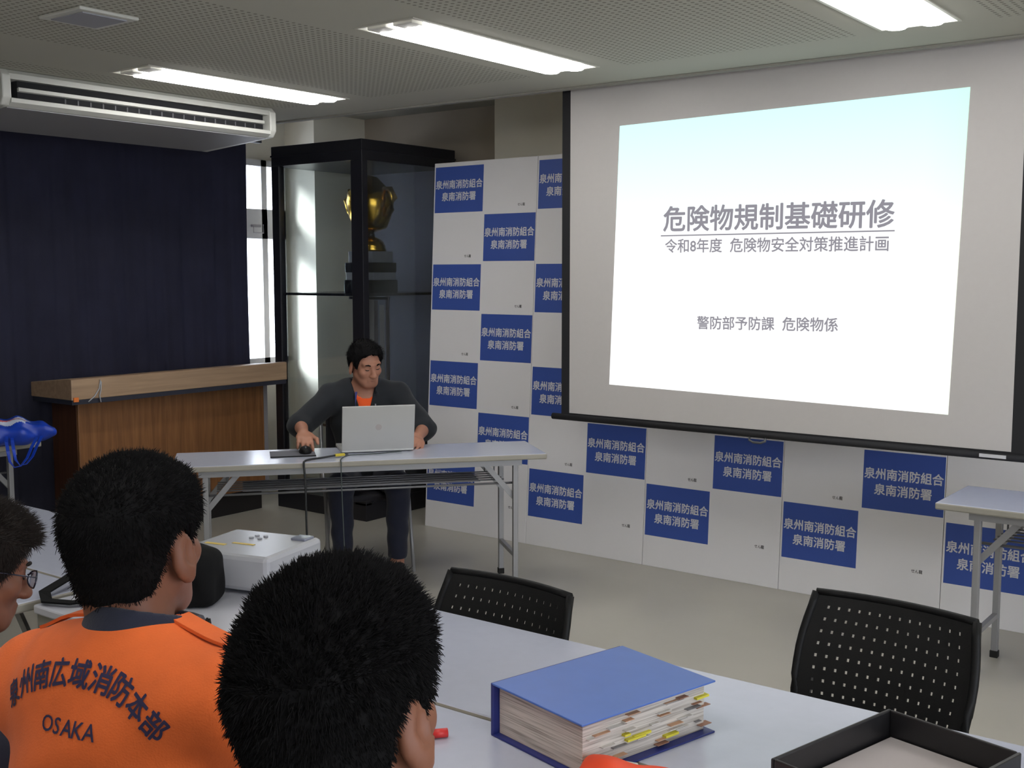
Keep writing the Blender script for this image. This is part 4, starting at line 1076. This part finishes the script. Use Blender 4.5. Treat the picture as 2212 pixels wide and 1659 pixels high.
# ---- short-haired man in front, seen from behind
fm = person('man with thick black hair nearest the camera, seen from behind in navy', (-.80, .765, 0), math.radians(17))
HF = Head((.013, .006, 1.164), rotm(math.radians(-2), math.radians(0), math.radians(-8)), 1.05)
BF = dict(chest_z=.835, back_y=-.08, hip_z=.47, shR=(.19, -.07, .965), shL=(-.19, -.07, .965), elR=(.26, .11, .74), elL=(-.26, .11, .74), wrR=(.10, .31, .755), wrL=(-.10, .31, .755),
          hpL=(-.10, -.05, .50), hpR=(.10, -.05, .50), knL=(-.13, .38, .52), knR=(.13, .38, .52), anL=(-.13, .33, .09), anR=(.13, .33, .09))
s = SDF((-.4, -.28, 0), (.4, .56, 1.36), .005)
torso(s, BF); legs(s, BF); add_head(s, HF); s.cone(HF.p((0, -.03, -.06)), (0, -.07, .99), .057, .064, k=.03)
for S_, m_, x in (('R', -1, -.5), ('L', 1, .5)): add_hand(s, BF['wr' + S_], hand_frame((x * .6, .8, 0), (0, 0, 1)), m_, (.2, .3, .3))
link('body', s.mesh('front_body', 1), fm, [SKIN_SHADE])
make_hair('front_hair', HF, fm, .004, .013, .078, .018, -.085, HAIR, 26000, .011, 8, top=.016, lump=.002)
face_bits(HF, fm, HAIR)
s = SDF((-.46, -.34, .40), (.46, .46, 1.1), .006); torso(s, BF, .022, sleeves=1.8); collar(s, (0, -.06, .98), (0, -.05, 1.06), .096, .079, .006)
s.wobble(folds(.005, 26)); s.keep(lambda X, Y, Z: np.maximum(.42 - Z, Z - 1.08)); s.keep(lambda X, Y, Z: np.where(Z > .98, .058 - np.sqrt(X ** 2 + (Y + .06) ** 2), -.2).astype(np.float32))
link('jacket', s.mesh('navy_jacket', 2), fm, [NAVY])
s = SDF((-.3, -.28, .05), (.3, .56, .66), .007); s.ell((0, -.085, .53), (.185, .137, .13), k=.03); legs(s, BF, .012, feet=False); s.keep(lambda X, Y, Z: .06 - Z)
link('trousers', s.mesh('navy_trousers', 1), fm, [NAVY])

# ---- person with glasses at the left edge, head bowed
gp = person('person with glasses at the left edge, head bowed, in navy jacket', (-2.125, 1.08, 0), math.radians(-9))
HG = Head((0, .02, 1.03), rotm(math.radians(-4), math.radians(-16), math.radians(-4)), 1.0)
BG = dict(chest_z=.66, back_y=-.14, hip_z=.44, shR=(.18, -.10, .775), shL=(-.18, -.10, .775), elR=(.25, .12, .62), elL=(-.25, .12, .62), wrR=(.10, .26, .66), wrL=(-.10, .26, .66),
          hpL=(-.10, -.10, .46), hpR=(.10, -.10, .46), knL=(-.13, .32, .50), knR=(.13, .32, .50), anL=(-.13, .30, .09), anR=(.13, .30, .09))
s = SDF((-.4, -.34, 0), (.4, .52, 1.2), .005)
torso(s, BG); legs(s, BG); add_head(s, HG); s.cone(HG.p((0, -.03, -.06)), (0, -.11, .82), .055, .064, k=.03)
for S_, m_, x in (('R', -1, -.5), ('L', 1, .5)): add_hand(s, BG['wr' + S_], hand_frame((x * .6, .8, 0), (0, 0, 1)), m_, (.2, .3, .3))
link('body', s.mesh('glasses_body', 1), gp, [SKIN_SHADE])
make_hair('glasses_hair', HG, gp, .005, .013, .060, .004, -.08, HAIR_B, 12000, .018, 11, top=.004, lump=.002)
face_bits(HG, gp, HAIR_B, glasses=True)
s = SDF((-.46, -.40, .36), (.46, .46, .98), .006); torso(s, BG, .022, sleeves=1.8); collar(s, (0, -.11, .79), (0, -.085, .865), .092, .078, .006)
s.wobble(folds(.005, 26)); s.keep(lambda X, Y, Z: np.maximum(.40 - Z, Z - .90)); s.keep(lambda X, Y, Z: np.where(Z > .80, .058 - np.sqrt(X ** 2 + (Y + .10) ** 2), -.2).astype(np.float32))
link('jacket', s.mesh('glasses_jacket', 2), gp, [NAVY])
s = SDF((-.3, -.34, .05), (.3, .5, .62), .007); s.ell((0, -.13, .50), (.185, .137, .13), k=.03); legs(s, BG, .012, feet=False); s.keep(lambda X, Y, Z: .06 - Z)
link('trousers', s.mesh('glasses_trousers', 1), gp, [NAVY])
